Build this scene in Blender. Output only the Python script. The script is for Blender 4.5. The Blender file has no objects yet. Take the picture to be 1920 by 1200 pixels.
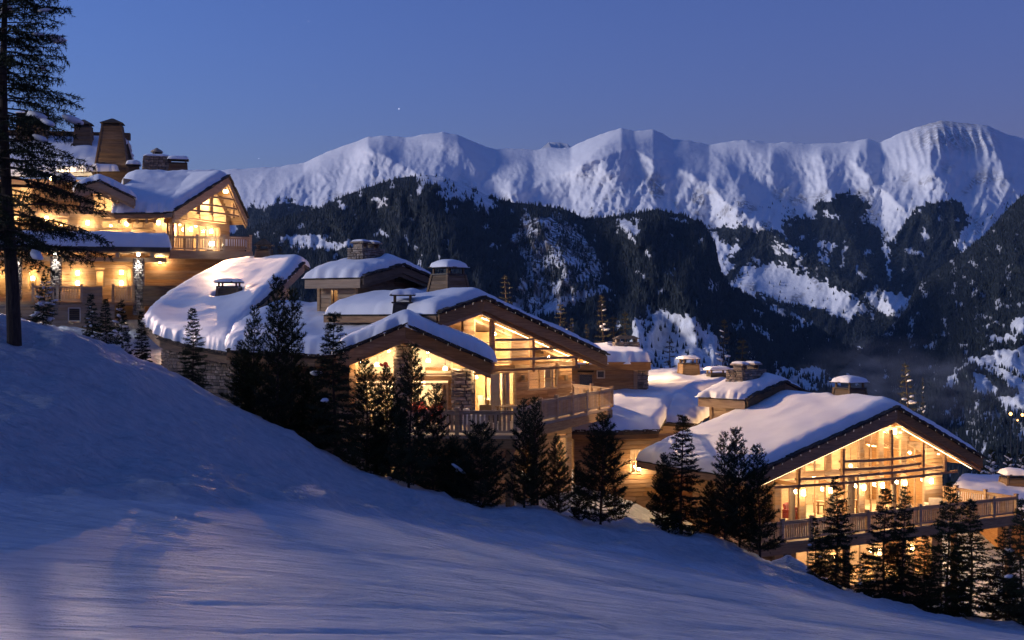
import bpy, math, random
import numpy as np
from mathutils import Vector, Matrix

# ------------------------------------------------------------------ camera, sky, sun, exposure
sc = bpy.context.scene
col = sc.collection
R = math.radians
FOC = 2318.0                       # focal length in pixels of a 1920 px wide frame
cam_d = bpy.data.cameras.new("camera")
cam = bpy.data.objects.new("camera", cam_d)
col.objects.link(cam)
cam.location = (0, 0, 0)
cam.rotation_euler = (R(90), 0, 0)
cam_d.sensor_width = 36.0
cam_d.lens = 36.0 * FOC / 1920.0
cam_d.clip_start = 0.1
cam_d.clip_end = 60000
sc.camera = cam

world = bpy.data.worlds.new("World")
sc.world = world
world.use_nodes = True
wnt = world.node_tree
sky = wnt.nodes.new("ShaderNodeTexSky")
sky.sky_type = 'NISHITA'
sky.sun_disc = False
sky.sun_elevation = R(-0.5)
sky.sun_rotation = R(-78)
sky.air_density = 1.0
sky.dust_density = 0.5
sky.ozone_density = 4.2
wbg = wnt.nodes["Background"]
# faint violet belt that every clear dusk sky shows all round, fading with height
tc = wnt.nodes.new("ShaderNodeTexCoord")
sep = wnt.nodes.new("ShaderNodeSeparateXYZ"); wnt.links.new(tc.outputs['Generated'], sep.inputs[0])
mz = wnt.nodes.new("ShaderNodeMath"); mz.operation = 'MAXIMUM'; mz.inputs[1].default_value = 0.0; wnt.links.new(sep.outputs['Z'], mz.inputs[0])
ms = wnt.nodes.new("ShaderNodeMath"); ms.operation = 'MULTIPLY'; ms.inputs[1].default_value = -1 / 0.28; wnt.links.new(mz.outputs[0], ms.inputs[0])
me_ = wnt.nodes.new("ShaderNodeMath"); me_.operation = 'EXPONENT'; wnt.links.new(ms.outputs[0], me_.inputs[0])
vm = wnt.nodes.new("ShaderNodeVectorMath"); vm.operation = 'SCALE'; vm.inputs[0].default_value = (0.085, 0.020, 0.075); wnt.links.new(me_.outputs[0], vm.inputs['Scale'])
va = wnt.nodes.new("ShaderNodeVectorMath"); va.operation = 'ADD'; wnt.links.new(sky.outputs[0], va.inputs[0]); wnt.links.new(vm.outputs[0], va.inputs[1])
wnt.links.new(va.outputs[0], wbg.inputs[0])
wbg.inputs[1].default_value = 1.05

sun_d = bpy.data.lights.new("afterglow", 'SUN')
sun_d.energy = 2.3
sun_d.angle = R(9)
sun_d.color = (1.0, 0.95, 0.98)
sun_o = bpy.data.objects.new("afterglow", sun_d)
col.objects.link(sun_o)
# light travels from the left (west), low
sun_dir_from = Vector((-0.93, -0.10, 0.235)).normalized()
sun_o.rotation_euler = (-sun_dir_from).to_track_quat('-Z', 'Y').to_euler()

sc.view_settings.view_transform = 'Standard'
sc.view_settings.look = 'None'
sc.view_settings.exposure = 0.0
sc.view_settings.gamma = 1.0
sc.view_settings.use_curve_mapping = False
sc.render.engine = 'CYCLES'
try:
    sc.cycles.use_denoising = True
    sc.cycles.denoiser = 'OPENIMAGEDENOISE'
    sc.cycles.use_adaptive_sampling = True
    sc.cycles.adaptive_threshold = 0.02
    sc.cycles.max_bounces = 6
    sc.cycles.diffuse_bounces = 3
    sc.cycles.glossy_bounces = 2
    sc.cycles.transmission_bounces = 4
    sc.cycles.transparent_max_bounces = 12
    sc.cycles.volume_bounces = 0
    sc.cycles.caustics_reflective = False
    sc.cycles.caustics_refractive = False
    sc.cycles.sample_clamp_indirect = 4.0
    sc.cycles.use_light_tree = True
except Exception:
    pass

rnd = random.Random(11)
nrg = np.random.default_rng(5)


def P(u, v, Y):
    """world point seen at photo pixel (u, v) when it stands Y metres away"""
    return Vector(((u - 960) * Y / FOC, Y, (600 - v) * Y / FOC))


# ------------------------------------------------------------------ numpy noise
_perm = np.random.default_rng(3).permutation(512)
_perm = np.concatenate([_perm, _perm])
_ga = np.random.default_rng(4).uniform(0, 2 * np.pi, 512)
_gx, _gy = np.cos(_ga), np.sin(_ga)


def perlin(x, y):
    x = np.asarray(x, float); y = np.asarray(y, float)
    xi = np.floor(x).astype(int); yi = np.floor(y).astype(int)
    xf = x - xi; yf = y - yi
    w = lambda t: t * t * t * (t * (t * 6 - 15) + 10)
    u, v = w(xf), w(yf)

    def g(ix, iy, fx, fy):
        h = _perm[(_perm[ix & 511] + iy) & 511]
        return _gx[h] * fx + _gy[h] * fy
    a = g(xi, yi, xf, yf); b = g(xi + 1, yi, xf - 1, yf)
    c = g(xi, yi + 1, xf, yf - 1); d = g(xi + 1, yi + 1, xf - 1, yf - 1)
    return ((a * (1 - u) + b * u) * (1 - v) + (c * (1 - u) + d * u) * v) * 1.5


def fbm(x, y, oct=5, gain=0.5, lac=2.03):
    s = 0; a = 1.0
    for i in range(oct):
        s = s + a * perlin(x + 17.3 * i, y - 9.1 * i)
        x = x * lac; y = y * lac; a *= gain
    return s


def ridged(x, y, oct=5, gain=0.5, lac=2.03):
    s = 0; a = 1.0
    for i in range(oct):
        s = s + a * (1 - 2 * np.abs(perlin(x + 31.7 * i, y + 5.3 * i)))
        x = x * lac; y = y * lac; a *= gain
    return s


def in_poly(px, py, poly):
    px = np.asarray(px, float); py = np.asarray(py, float)
    ins = np.zeros(px.shape, bool)
    n = len(poly)
    for i in range(n):
        x0, y0 = poly[i]; x1, y1 = poly[(i + 1) % n]
        if y0 == y1:
            continue
        c = ((y0 > py) != (y1 > py)) & (px < (x1 - x0) * (py - y0) / (y1 - y0) + x0)
        ins ^= c
    return ins


def seg_dist(px, py, pl):
    best = np.full(np.shape(px), 1e9)
    for (x0, y0), (x1, y1) in zip(pl[:-1], pl[1:]):
        dx, dy = x1 - x0, y1 - y0
        t = np.clip(((px - x0) * dx + (py - y0) * dy) / (dx * dx + dy * dy), 0, 1)
        best = np.minimum(best, np.hypot(px - x0 - t * dx, py - y0 - t * dy))
    return best


# ------------------------------------------------------------------ materials
MATS = {}


class NT:
    def __init__(self, name):
        self.m = bpy.data.materials.new(name)
        self.m.use_nodes = True
        self.t = self.m.node_tree
        self.b = self.t.nodes["Principled BSDF"]

    def n(self, typ, **kw):
        nd = self.t.nodes.new(typ)
        for k, v in kw.items():
            if k.startswith('i_'):
                nd.inputs[k[2:].replace('_', ' ')].default_value = v
            else:
                setattr(nd, k, v)
        return nd

    def l(self, a, b):
        self.t.links.new(a, b)

    def pos(self):
        return self.n("ShaderNodeNewGeometry").outputs['Position']

    def mapped(self, vec, scale=(1, 1, 1), rot=(0, 0, 0)):
        mp = self.n("ShaderNodeMapping")
        mp.inputs['Scale'].default_value = scale
        mp.inputs['Rotation'].default_value = rot
        self.l(vec, mp.inputs['Vector'])
        return mp.outputs[0]

    def noise(self, vec, scale, detail=4, rough=0.55):
        nd = self.n("ShaderNodeTexNoise")
        nd.inputs['Scale'].default_value = scale
        nd.inputs['Detail'].default_value = detail
        nd.inputs['Roughness'].default_value = rough
        self.l(vec, nd.inputs['Vector'])
        return nd.outputs[0]

    def ramp(self, fac, stops):
        r = self.n("ShaderNodeValToRGB")
        e = r.color_ramp.elements
        while len(e) < len(stops):
            e.new(0.5)
        for i, (p, c) in enumerate(stops):
            e[i].position = p
            e[i].color = (c[0], c[1], c[2], 1) if not isinstance(c, (int, float)) else (c, c, c, 1)
        self.l(fac, r.inputs[0])
        return r.outputs[0]

    def math(self, op, a, b=None, c=None):
        m = self.n("ShaderNodeMath", operation=op)
        for i, x in enumerate((a, b, c)):
            if x is None:
                continue
            if isinstance(x, (int, float)):
                m.inputs[i].default_value = x
            else:
                self.l(x, m.inputs[i])
        return m.outputs[0]

    def mix(self, fac, a, b):
        m = self.n("ShaderNodeMix", data_type='RGBA')
        for i, x in ((0, fac), (6, a), (7, b)):
            if isinstance(x, (int, float)):
                m.inputs[i].default_value = x
            elif isinstance(x, tuple):
                m.inputs[i].default_value = (x[0], x[1], x[2], 1)
            else:
                self.l(x, m.inputs[i])
        return m.outputs[2]

    def bump(self, h, strength=0.5, dist=0.05, normal=None):
        bm = self.n("ShaderNodeBump")
        bm.inputs['Strength'].default_value = strength
        bm.inputs['Distance'].default_value = dist
        self.l(h, bm.inputs['Height'])
        if normal is not None:
            self.l(normal, bm.inputs['Normal'])
        return bm.outputs[0]

    def done(self, color=None, rough=None, normal=None, spec=None):
        b = self.b
        if color is not None:
            if isinstance(color, tuple):
                b.inputs['Base Color'].default_value = (*color[:3], 1)
            else:
                self.l(color, b.inputs['Base Color'])
        if rough is not None:
            if isinstance(rough, (int, float)):
                b.inputs['Roughness'].default_value = rough
            else:
                self.l(rough, b.inputs['Roughness'])
        if normal is not None:
            self.l(normal, b.inputs['Normal'])
        if spec is not None:
            b.inputs['Specular IOR Level'].default_value = spec
        MATS[self.m.name] = self.m
        return self.m


def mat_snow_roof():
    t = NT("snow_roof"); p = t.pos()
    h = t.noise(p, 0.9, 5, 0.5)
    h2 = t.noise(p, 9.0, 3, 0.6)
    nrm = t.bump(h2, 0.2, 0.015, t.bump(h, 0.22, 0.14))
    c = t.ramp(h, [(0.3, (0.80, 0.81, 0.83)), (0.7, (0.87, 0.88, 0.90))])
    return t.done(c, 0.6, nrm, 0.25)


def mat_snow_ground():
    t = NT("snow_ground"); p = t.pos()
    at = t.n("ShaderNodeAttribute", attribute_name="piste").outputs['Fac']
    # ski edge streaks across the groomed piste, three crossing families of short thin ridges
    s1 = t.noise(t.mapped(p, (0.95, 4.4, 0.5), (0, 0, R(5))), 1.0, 5, 0.66)
    s2 = t.noise(t.mapped(p, (1.6, 6.5, 0.6), (0, 0, R(-16))), 1.0, 4, 0.62)
    s4 = t.noise(t.mapped(p, (0.6, 5.0, 0.6), (0, 0, R(30))), 1.0, 4, 0.6)
    s3 = t.noise(t.mapped(p, (0.9, 1.6, 1.0), (0, 0, R(20))), 1.0, 7, 0.66)
    s3b = t.noise(t.mapped(p, (0.7, 3.4, 1.0), (0, 0, R(-32))), 1.6, 6, 0.66)
    patch = t.noise(t.mapped(p, (0.10, 0.35, 0.1)), 1.0, 3, 0.5)
    fine = t.noise(p, 22.0, 4, 0.7)
    st = t.math('ADD', t.ramp(s1, [(0.36, 0.0), (0.64, 1.0)]), t.math('ADD', t.math('MULTIPLY', s2, 0.8), t.math('MULTIPLY', t.ramp(s4, [(0.45, 0.0), (0.6, 1.0)]), 0.45)))
    st = t.math('MULTIPLY', st, t.math('ADD', t.ramp(patch, [(0.35, 0.25), (0.65, 1.0)]), 0.1))
    lump = t.math('ADD', t.math('MULTIPLY', s3, 1.5), t.math('MULTIPLY', s3b, 0.9))
    hmix = t.n("ShaderNodeMix", data_type='FLOAT')
    t.l(at, hmix.inputs[0]); t.l(lump, hmix.inputs[2]); t.l(t.math('MULTIPLY', st, 0.32), hmix.inputs[3])
    n1 = t.bump(hmix.outputs[0], 1.0, 0.40)
    n2 = t.bump(fine, 0.55, 0.03, n1)
    trk = t.n("ShaderNodeAttribute", attribute_name="track").outputs['Fac']
    # scraped icy streaks are a little darker; relief shading is put into the colour too
    cp_ = t.ramp(t.math('MULTIPLY', st, 0.62), [(0.12, (0.50, 0.55, 0.64)), (0.42, (0.68, 0.71, 0.77)), (0.75, (0.84, 0.85, 0.88))])
    cb_ = t.ramp(t.math('ADD', t.math('MULTIPLY', s3b, 0.6), t.math('MULTIPLY', t.noise(p, 3.2, 6, 0.7), 0.5)), [(0.38, (0.52, 0.57, 0.65)), (0.56, (0.70, 0.73, 0.79)), (0.72, (0.84, 0.85, 0.88))])  # shading of the bank's lumps put into the colour
    c = t.mix(at, cb_, cp_)
    c = t.mix(t.math('MULTIPLY', trk, 0.75), c, (0.44, 0.49, 0.58))
    return t.done(c, 0.55, n2, 0.25)


def mat_mountain():
    t = NT("mountain_snow_and_rock"); p = t.pos()
    geo = t.n("ShaderNodeNewGeometry")
    sep = t.n("ShaderNodeSeparateXYZ"); t.l(geo.outputs['Normal'], sep.inputs[0])
    veg = t.n("ShaderNodeAttribute", attribute_name="veg").outputs['Fac']
    rk = t.n("ShaderNodeAttribute", attribute_name="rock").outputs['Fac']
    n = t.noise(t.mapped(p, (1, 1, 0.5)), 0.012, 8, 0.62)
    n2 = t.noise(t.mapped(p, (1, 1, 0.35)), 0.06, 7, 0.68)
    rockmask = t.math('MULTIPLY', t.ramp(t.math('ADD', t.math('MULTIPLY', n2, 0.8), t.math('MULTIPLY', n, 0.3)),
                                         [(0.50, 0.0), (0.58, 1.0)]), rk)
    snow = t.ramp(n, [(0.3, (0.78, 0.79, 0.82)), (0.7, (0.86, 0.87, 0.89))])
    rock = t.ramp(n2, [(0.35, (0.07, 0.06, 0.055)), (0.7, (0.20, 0.17, 0.15))])
    c = t.mix(rockmask, snow, rock)
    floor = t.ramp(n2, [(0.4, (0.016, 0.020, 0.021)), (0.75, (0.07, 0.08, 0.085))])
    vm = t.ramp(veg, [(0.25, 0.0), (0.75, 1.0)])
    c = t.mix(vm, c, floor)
    nrm = t.bump(t.noise(t.mapped(p, (1, 1, 0.6)), 0.035, 8, 0.65), 0.6, 7.0)
    return t.done(c, 0.85, nrm, 0.1)


def mat_simple(name, c0, c1, scale=3.0, rough=0.7, bump=0.3, dist=0.01, stretch=(1, 1, 1), rand=0.0, spec=0.3):
    t = NT(name); p = t.pos()
    n = t.noise(t.mapped(p, stretch), scale, 5, 0.6)
    c = t.ramp(n, [(0.3, c0), (0.72, c1)])
    if rand:
        oi = t.n("ShaderNodeObjectInfo").outputs['Random']
        hsv = t.n("ShaderNodeHueSaturation")
        t.l(c, hsv.inputs['Color'])
        t.l(t.math('ADD', t.math('MULTIPLY', oi, 2 * rand), 1 - rand), hsv.inputs['Value'])
        oi2 = t.math('FRACT', t.math('MULTIPLY', oi, 17.31))
        t.l(t.math('ADD', t.math('MULTIPLY', oi2, 0.3), 0.85), hsv.inputs['Saturation'])
        c = hsv.outputs[0]
    nr = t.bump(n, bump, dist)
    return t.done(c, rough, nr, spec)


def mat_emit(name, color, strength):
    m = bpy.data.materials.new(name); m.use_nodes = True
    b = m.node_tree.nodes["Principled BSDF"]
    b.inputs['Base Color'].default_value = (*color, 1)
    b.inputs['Emission Color'].default_value = (*color, 1)
    b.inputs['Emission Strength'].default_value = strength
    MATS[name] = m
    return m


def mat_glass():
    m = bpy.data.materials.new("window_glass"); m.use_nodes = True
    t = m.node_tree
    for nd in list(t.nodes):
        t.nodes.remove(nd)
    out = t.nodes.new("ShaderNodeOutputMaterial")
    tr = t.nodes.new("ShaderNodeBsdfTransparent"); tr.inputs[0].default_value = (0.96, 0.97, 0.96, 1)
    gl = t.nodes.new("ShaderNodeBsdfGlossy"); gl.inputs['Roughness'].default_value = 0.02
    lw = t.nodes.new("ShaderNodeLayerWeight"); lw.inputs[0].default_value = 0.5
    pw = t.nodes.new("ShaderNodeMath"); pw.operation = 'POWER'; pw.inputs[1].default_value = 5.0
    fr = t.nodes.new("ShaderNodeMath"); fr.operation = 'MULTIPLY_ADD'; fr.inputs[1].default_value = 0.9; fr.inputs[2].default_value = 0.035
    t.links.new(lw.outputs['Facing'], pw.inputs[0]); t.links.new(pw.outputs[0], fr.inputs[0])
    mx = t.nodes.new("ShaderNodeMixShader")
    t.links.new(fr.outputs[0], mx.inputs[0]); t.links.new(tr.outputs[0], mx.inputs[1]); t.links.new(gl.outputs[0], mx.inputs[2])
    t.links.new(mx.outputs[0], out.inputs[0])
    MATS[m.name] = m
    return m


mat_snow_roof(); mat_snow_ground(); mat_mountain(); mat_glass()
GR = (0.35, 6, 6)      # grain runs along X of the world, good enough for boards
mat_simple("larch_wood", (0.21, 0.11, 0.05), (0.40, 0.235, 0.12), 2.2, 0.65, 0.35, 0.008, (0.6, 0.6, 7), rand=0.22)
mat_simple("pale_wood", (0.33, 0.21, 0.115), (0.48, 0.33, 0.20), 2.0, 0.65, 0.3, 0.006, (0.6, 0.6, 6), rand=0.15)
mat_simple("aged_wood", (0.10, 0.065, 0.038), (0.22, 0.145, 0.085), 2.2, 0.75, 0.4, 0.01, (0.6, 0.6, 7), rand=0.25)
mat_simple("room_wood", (0.42, 0.27, 0.14), (0.58, 0.41, 0.24), 1.6, 0.6, 0.2, 0.004, (1, 1, 5), rand=0.1)
mat_simple("plaster", (0.60, 0.52, 0.40), (0.70, 0.62, 0.50), 1.0, 0.8, 0.1, 0.004)
mat_simple("stone", (0.16, 0.125, 0.095), (0.38, 0.31, 0.24), 4.0, 0.85, 0.6, 0.02, rand=0.38)
mat_simple("mortar", (0.05, 0.045, 0.04), (0.10, 0.09, 0.08), 6.0, 0.9, 0.4, 0.01)
mat_simple("shingle", (0.030, 0.024, 0.020), (0.085, 0.065, 0.05), 5.0, 0.8, 0.5, 0.02, rand=0.4)
mat_simple("dark_metal", (0.025, 0.022, 0.02), (0.06, 0.05, 0.045), 8.0, 0.45, 0.1, 0.003)
mat_simple("curtain", (0.55, 0.46, 0.34), (0.66, 0.57, 0.44), 1.5, 0.9, 0.3, 0.02, (6, 6, 0.3))
mat_simple("red_fabric", (0.13, 0.016, 0.018), (0.22, 0.03, 0.03), 3.0, 0.9, 0.2, 0.01)
mat_simple("cushion_fabric", (0.55, 0.47, 0.38), (0.68, 0.60, 0.50), 5.0, 0.9, 0.2, 0.01)
mat_simple("bark", (0.022, 0.016, 0.012), (0.07, 0.05, 0.038), 5.0, 0.9, 0.8, 0.03, (3, 3, 0.6))
mat_simple("needles", (0.014, 0.022, 0.011), (0.048, 0.060, 0.027), 1.6, 0.8, 0.0, 0.01, rand=0.2, spec=0.08)
mat_simple("needles_lamp_tint", (0.03, 0.032, 0.012), (0.075, 0.07, 0.03), 1.6, 0.6, 0.0, 0.01, rand=0.2)  # needles again, with the lamps' amber light put into the colour
mat_simple("far_needles", (0.010, 0.015, 0.016), (0.032, 0.041, 0.042), 0.05, 0.9, 0.0, 0.01)
mat_emit("lamp_warm", (1.0, 0.66, 0.30), 30.0)
mat_emit("lamp_soft", (1.0, 0.70, 0.36), 7.0)
mat_emit("lamp_white", (1.0, 0.95, 0.88), 26.0)
mat_emit("light_strip", (1.0, 0.70, 0.36), 7.0)
mat_emit("fairy_light", (1.0, 0.85, 0.62), 0.25)
mat_emit("star_light", (0.9, 0.92, 1.0), 1.6)
mat_emit("village_lamp", (1.0, 0.45, 0.14), 6.0)


# ------------------------------------------------------------------ mesh helpers
def link(o, parent=None):
    col.objects.link(o)
    if parent is not None:
        o.parent = parent
    return o


def tag(o, label=None, cat=None, group=None, kind=None):
    if label: o['label'] = label
    if cat: o['category'] = cat
    if group: o['group'] = group
    if kind: o['kind'] = kind
    return o


def empty(name, loc, rz=0.0):
    o = bpy.data.objects.new(name, None)
    o.empty_display_size = 0.5
    o.location = loc
    o.rotation_euler = (0, 0, rz)
    col.objects.link(o)
    return o


def np_mesh(name, verts, faces, mat, parent=None, smooth=False):
    """verts (n,3), faces (m,k) arrays of one size"""
    verts = np.asarray(verts, np.float32); faces = np.asarray(faces, np.int32)
    k = faces.shape[1]; m = len(faces)
    me = bpy.data.meshes.new(name)
    me.vertices.add(len(verts)); me.vertices.foreach_set("co", verts.ravel())
    me.loops.add(m * k); me.loops.foreach_set("vertex_index", faces.ravel())
    me.polygons.add(m)
    me.polygons.foreach_set("loop_start", np.arange(0, m * k, k, dtype=np.int32))
    me.polygons.foreach_set("loop_total", np.full(m, k, np.int32))
    if smooth:
        me.polygons.foreach_set("use_smooth", np.ones(m, bool))
    me.update(calc_edges=True)
    if mat:
        me.materials.append(MATS[mat])
    o = bpy.data.objects.new(name, me)
    return link(o, parent)


def grid_faces(nr, nc):
    i = np.arange(nr - 1)[:, None] * nc + np.arange(nc - 1)[None, :]
    i = i.ravel()
    return np.stack([i, i + 1, i + nc + 1, i + nc], 1)


class MB:
    def __init__(self):
        self.v = []; self.f = []

    def add(self, vs, fs):
        b = len(self.v)
        self.v += [tuple(x) for x in vs]
        self.f += [tuple(i + b for i in f) for f in fs]
        return self

    def box(self, x0, x1, y0, y1, z0, z1):
        return self.add([(x0, y0, z0), (x1, y0, z0), (x1, y1, z0), (x0, y1, z0),
                         (x0, y0, z1), (x1, y0, z1), (x1, y1, z1), (x0, y1, z1)],
                        [(3, 2, 1, 0), (4, 5, 6, 7), (0, 1, 5, 4), (1, 2, 6, 5), (2, 3, 7, 6), (3, 0, 4, 7)])

    def beam(self, p, q, w, h, up=(0, 0, 1)):
        p = Vector(p); q = Vector(q)
        d = (q - p).normalized(); up = Vector(up)
        sx = d.cross(up)
        if sx.length < 1e-4:
            sx = d.cross(Vector((1, 0, 0)))
        sx.normalize(); uz = sx.cross(d).normalized()
        a, b = sx * w / 2, uz * h / 2
        vs = [p - a - b, p + a - b, p + a + b, p - a + b, q - a - b, q + a - b, q + a + b, q - a + b]
        return self.add(vs, [(0, 1, 2, 3), (7, 6, 5, 4), (4, 5, 1, 0), (5, 6, 2, 1), (6, 7, 3, 2), (7, 4, 0, 3)])

    def prism(self, poly, ext):
        n = len(poly); e = Vector(ext)
        vs = [Vector(p) for p in poly] + [Vector(p) + e for p in poly]
        fs = [tuple(range(n - 1, -1, -1)), tuple(range(n, 2 * n))]
        fs += [(i, (i + 1) % n, n + (i + 1) % n, n + i) for i in range(n)]
        return self.add(vs, fs)

    def frustum(self, cx, cy, z0, z1, w0, d0, w1, d1):
        vs = []
        for z, w, d in ((z0, w0, d0), (z1, w1, d1)):
            vs += [(cx - w / 2, cy - d / 2, z), (cx + w / 2, cy - d / 2, z), (cx + w / 2, cy + d / 2, z), (cx - w / 2, cy + d / 2, z)]
        return self.add(vs, [(3, 2, 1, 0), (4, 5, 6, 7), (0, 1, 5, 4), (1, 2, 6, 5), (2, 3, 7, 6), (3, 0, 4, 7)])

    def tube(self, pts, radii, n=8, cap=True):
        b = len(self.v); pts = [Vector(p) for p in pts]
        for i, p in enumerate(pts):
            d = (pts[min(i + 1, len(pts) - 1)] - pts[max(i - 1, 0)]).normalized()
            x = d.cross(Vector((0.13, 0.31, 0.94)))
            if x.length < 1e-3:
                x = d.cross(Vector((1, 0, 0)))
            x.normalize(); y = d.cross(x)
            for k in range(n):
                a = 2 * math.pi * k / n
                self.v.append(tuple(p + (x * math.cos(a) + y * math.sin(a)) * radii[i]))
        for i in range(len(pts) - 1):
            for k in range(n):
                k2 = (k + 1) % n
                self.f.append((b + i * n + k, b + i * n + k2, b + (i + 1) * n + k2, b + (i + 1) * n + k))
        if cap:
            self.f.append(tuple(b + k for k in range(n - 1, -1, -1)))
            self.f.append(tuple(b + (len(pts) - 1) * n + k for k in range(n)))
        return self

    def lathe(self, prof, cx=0, cy=0, n=12):
        b = len(self.v)
        for r, z in prof:
            for k in range(n):
                a = 2 * math.pi * k / n
                self.v.append((cx + r * math.cos(a), cy + r * math.sin(a), z))
        for i in range(len(prof) - 1):
            for k in range(n):
                k2 = (k + 1) % n
                self.f.append((b + i * n + k, b + i * n + k2, b + (i + 1) * n + k2, b + (i + 1) * n + k))
        self.f.append(tuple(b + k for k in range(n - 1, -1, -1)))
        self.f.append(tuple(b + (len(prof) - 1) * n + k for k in range(n)))
        return self

    def build(self, name, mat, parent=None, smooth=False):
        me = bpy.data.meshes.new(name)
        me.from_pydata(self.v, [], self.f)
        if smooth:
            me.polygons.foreach_set("use_smooth", np.ones(len(me.polygons), bool))
        me.update()
        me.materials.append(MATS[mat])
        return link(bpy.data.objects.new(name, me), parent)


# ------------------------------------------------------------------ near terrain: one smooth surface through control points
CP = []


def cp(u, v, Y, dz=0.0):
    p = P(u, v, Y); CP.append((p.x, p.y, p.z + dz))


for x, y, z in ((0, 0, -2.3), (-15, 0, -2.2), (15, 0, -3.4), (-40, 0, 2.0), (45, 0, -8), (0, -30, -0.5), (-60, -30, 10), (70, -30, -11),
                (-80, 20, 12), (-60, 45, 7), (-110, -20, 28), (-112, 30, 27), (-112, 75, 25), (-112, 120, 24), (-62, 5, 7), (-150, 30, 34), (-150, 110, 32), (-60, 85, 6), (90, 20, -18), (95, 60, -24)):  # unseen hill at far left, raised to keep low sun off the foreground
    CP.append((x, y, z))
for u, v, Y in ((0, 1200, 15), (480, 1200, 15.5), (960, 1200, 16.5), (1440, 1200, 20), (1920, 1200, 28),
                (0, 1050, 20), (480, 1050, 21.5), (960, 1080, 24), (1440, 1110, 32), (1700, 1160, 40),
                (0, 940, 26), (400, 945, 29), (800, 985, 36), (1100, 1020, 41), (1400, 1080, 44),
                (0, 780, 31), (300, 830, 34), (600, 900, 40),
                (0, 634, 37), (130, 648, 38), (250, 690, 40), (430, 768, 43), (520, 806, 45), (620, 862, 46), (760, 917, 47),
                (900, 947, 48), (1000, 963, 49), (1130, 986, 49), (1250, 993, 50), (1400, 1043, 50), (1500, 1083, 50),
                (1580, 1113, 50), (1700, 1148, 49), (1920, 1184, 48)):
    cp(u, v, Y)
# ground behind the crest, down to the chalets
for u, Y, z in ((0, 60, -1.6), (130, 58, -1.7), (80, 85, 0.0), (280, 60, -3.6), (350, 68, -4.6), (520, 56, -6.6), (700, 58, -8.6),
                (900, 58, -9.6), (1050, 60, -10.2), (1200, 60, -10.6), (1300, 62, -11.8), (1450, 60, -13.0), (1600, 60, -14.2),
                (1750, 60, -15.2), (1900, 60, -16.0), (1500, 75, -14.8), (1800, 78, -15.0), (1200, 78, -9.5), (950, 80, -6.5),
                (600, 80, -3.0), (300, 95, 0.2), (1000, 105, -8.0), (600, 110, -2.0), (1300, 100, -11.0), (1700, 100, -17.0),
                (1900, 92, -15.0), (0, 115, 5.0), (300, 130, 0.0), (900, 140, -22), (1400, 135, -28), (1900, 135, -38), (-600, 130, 12), (2500, 80, -24), (2500, 130, -44)):
    CP.append(((u - 960) * Y / FOC, Y, z))
CP = np.array(CP)


def _tps_k(d2):
    return np.where(d2 > 1e-9, 0.5 * d2 * np.log(np.maximum(d2, 1e-9)), 0.0)


_n = len(CP)
_d2 = ((CP[:, None, :2] - CP[None, :, :2]) ** 2).sum(-1)
_A = np.zeros((_n + 3, _n + 3))
_A[:_n, :_n] = _tps_k(_d2) + np.eye(_n) * 1.0
_A[:_n, _n] = 1; _A[:_n, _n + 1:] = CP[:, :2]
_A[_n, :_n] = 1; _A[_n + 1:, :_n] = CP[:, :2].T
_w = np.linalg.solve(_A, np.concatenate([CP[:, 2], np.zeros(3)]))


def tps(x, y):
    x = np.asarray(x, float); y = np.asarray(y, float)
    z = _w[_n] + _w[_n + 1] * x + _w[_n + 2] * y
    for i in range(_n):
        z = z + _w[i] * _tps_k((x - CP[i, 0]) ** 2 + (y - CP[i, 1]) ** 2)
    return z


def smoothstep(a, b, x):
    t = np.clip((x - a) / (b - a), 0, 1)
    return t * t * (3 - 2 * t)


# foot of the bank, as a line Yf(x): nearer than it is the groomed piste
_ft = np.array([[-30, 24.5], [-10.8, 26.2], [-7.0, 29.0], [-2.5, 36.0], [2.5, 41.0], [8.4, 44.0], [14, 45], [40, 46]])


def piste_mask(x, y):
    yf = np.interp(x, _ft[:, 0], _ft[:, 1])
    return 1 - smoothstep(-1.6, 1.0, y - yf + 0.9 * perlin(x * 0.35, y * 0.2))


def ground_z(x, y):
    x = np.asarray(x, float); y = np.asarray(y, float)
    z = tps(x, y)
    pm = piste_mask(x, y)
    lump = 0.20 * fbm(x * 0.45, y * 0.45, 4) + 0.06 * fbm(x * 1.7 + 3, y * 1.7, 3)
    pist = 0.045 * fbm(x * 0.10, y * 0.55 + 0.05 * x, 4) + 0.10 * perlin(x * 0.06 + 9, y * 0.14)
    # ski edge ridges: long, thin, in two slightly crossing directions
    pist = pist + 0.010 * ridged(x * 0.42 + 0.05 * y, y * 1.15 + 0.10 * x, 2, .6) + 0.009 * ridged(x * 0.55, y * 1.6 - 0.30 * x, 2, .6)
    lump = lump + 0.085 * ridged(x * 0.55 + 0.2 * y, y * 0.9 + 4, 3, .55) + 0.05 * ridged(x * 1.3, y * 1.3 + .8 * x, 2)
    return z + lump * (1 - pm) + pist * pm


# tracks left by skiers: long shallow arcs over the piste
_tr = random.Random(8); TRACKS = []
for _k in range(34):
    x0 = _tr.uniform(-16, 10); y0 = _tr.uniform(13, 40); a = _tr.uniform(-.35, .6); cv = _tr.uniform(-.05, .05); L_ = _tr.uniform(6, 22)
    TRACKS.append([(x0 + t_ * math.cos(a + cv * t_), y0 + t_ * math.sin(a + cv * t_)) for t_ in np.linspace(0, L_, 9)])


def track_amt(x, y):
    m = np.zeros(np.shape(x)); sel = (y > 8) & (y < 50) & (x > -22) & (x < 34)
    xs, ys = x[sel], y[sel]; v = np.zeros(xs.shape)
    for k, pl in enumerate(TRACKS):
        w = .09 + .0026 * np.clip(ys, 0, 60)
        v = np.maximum(v, np.clip(1.25 - seg_dist(xs, ys, pl) / w, 0, 1) * (.5 + .5 * ((k * 37) % 10) / 10))
    m[sel] = v
    return m


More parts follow.
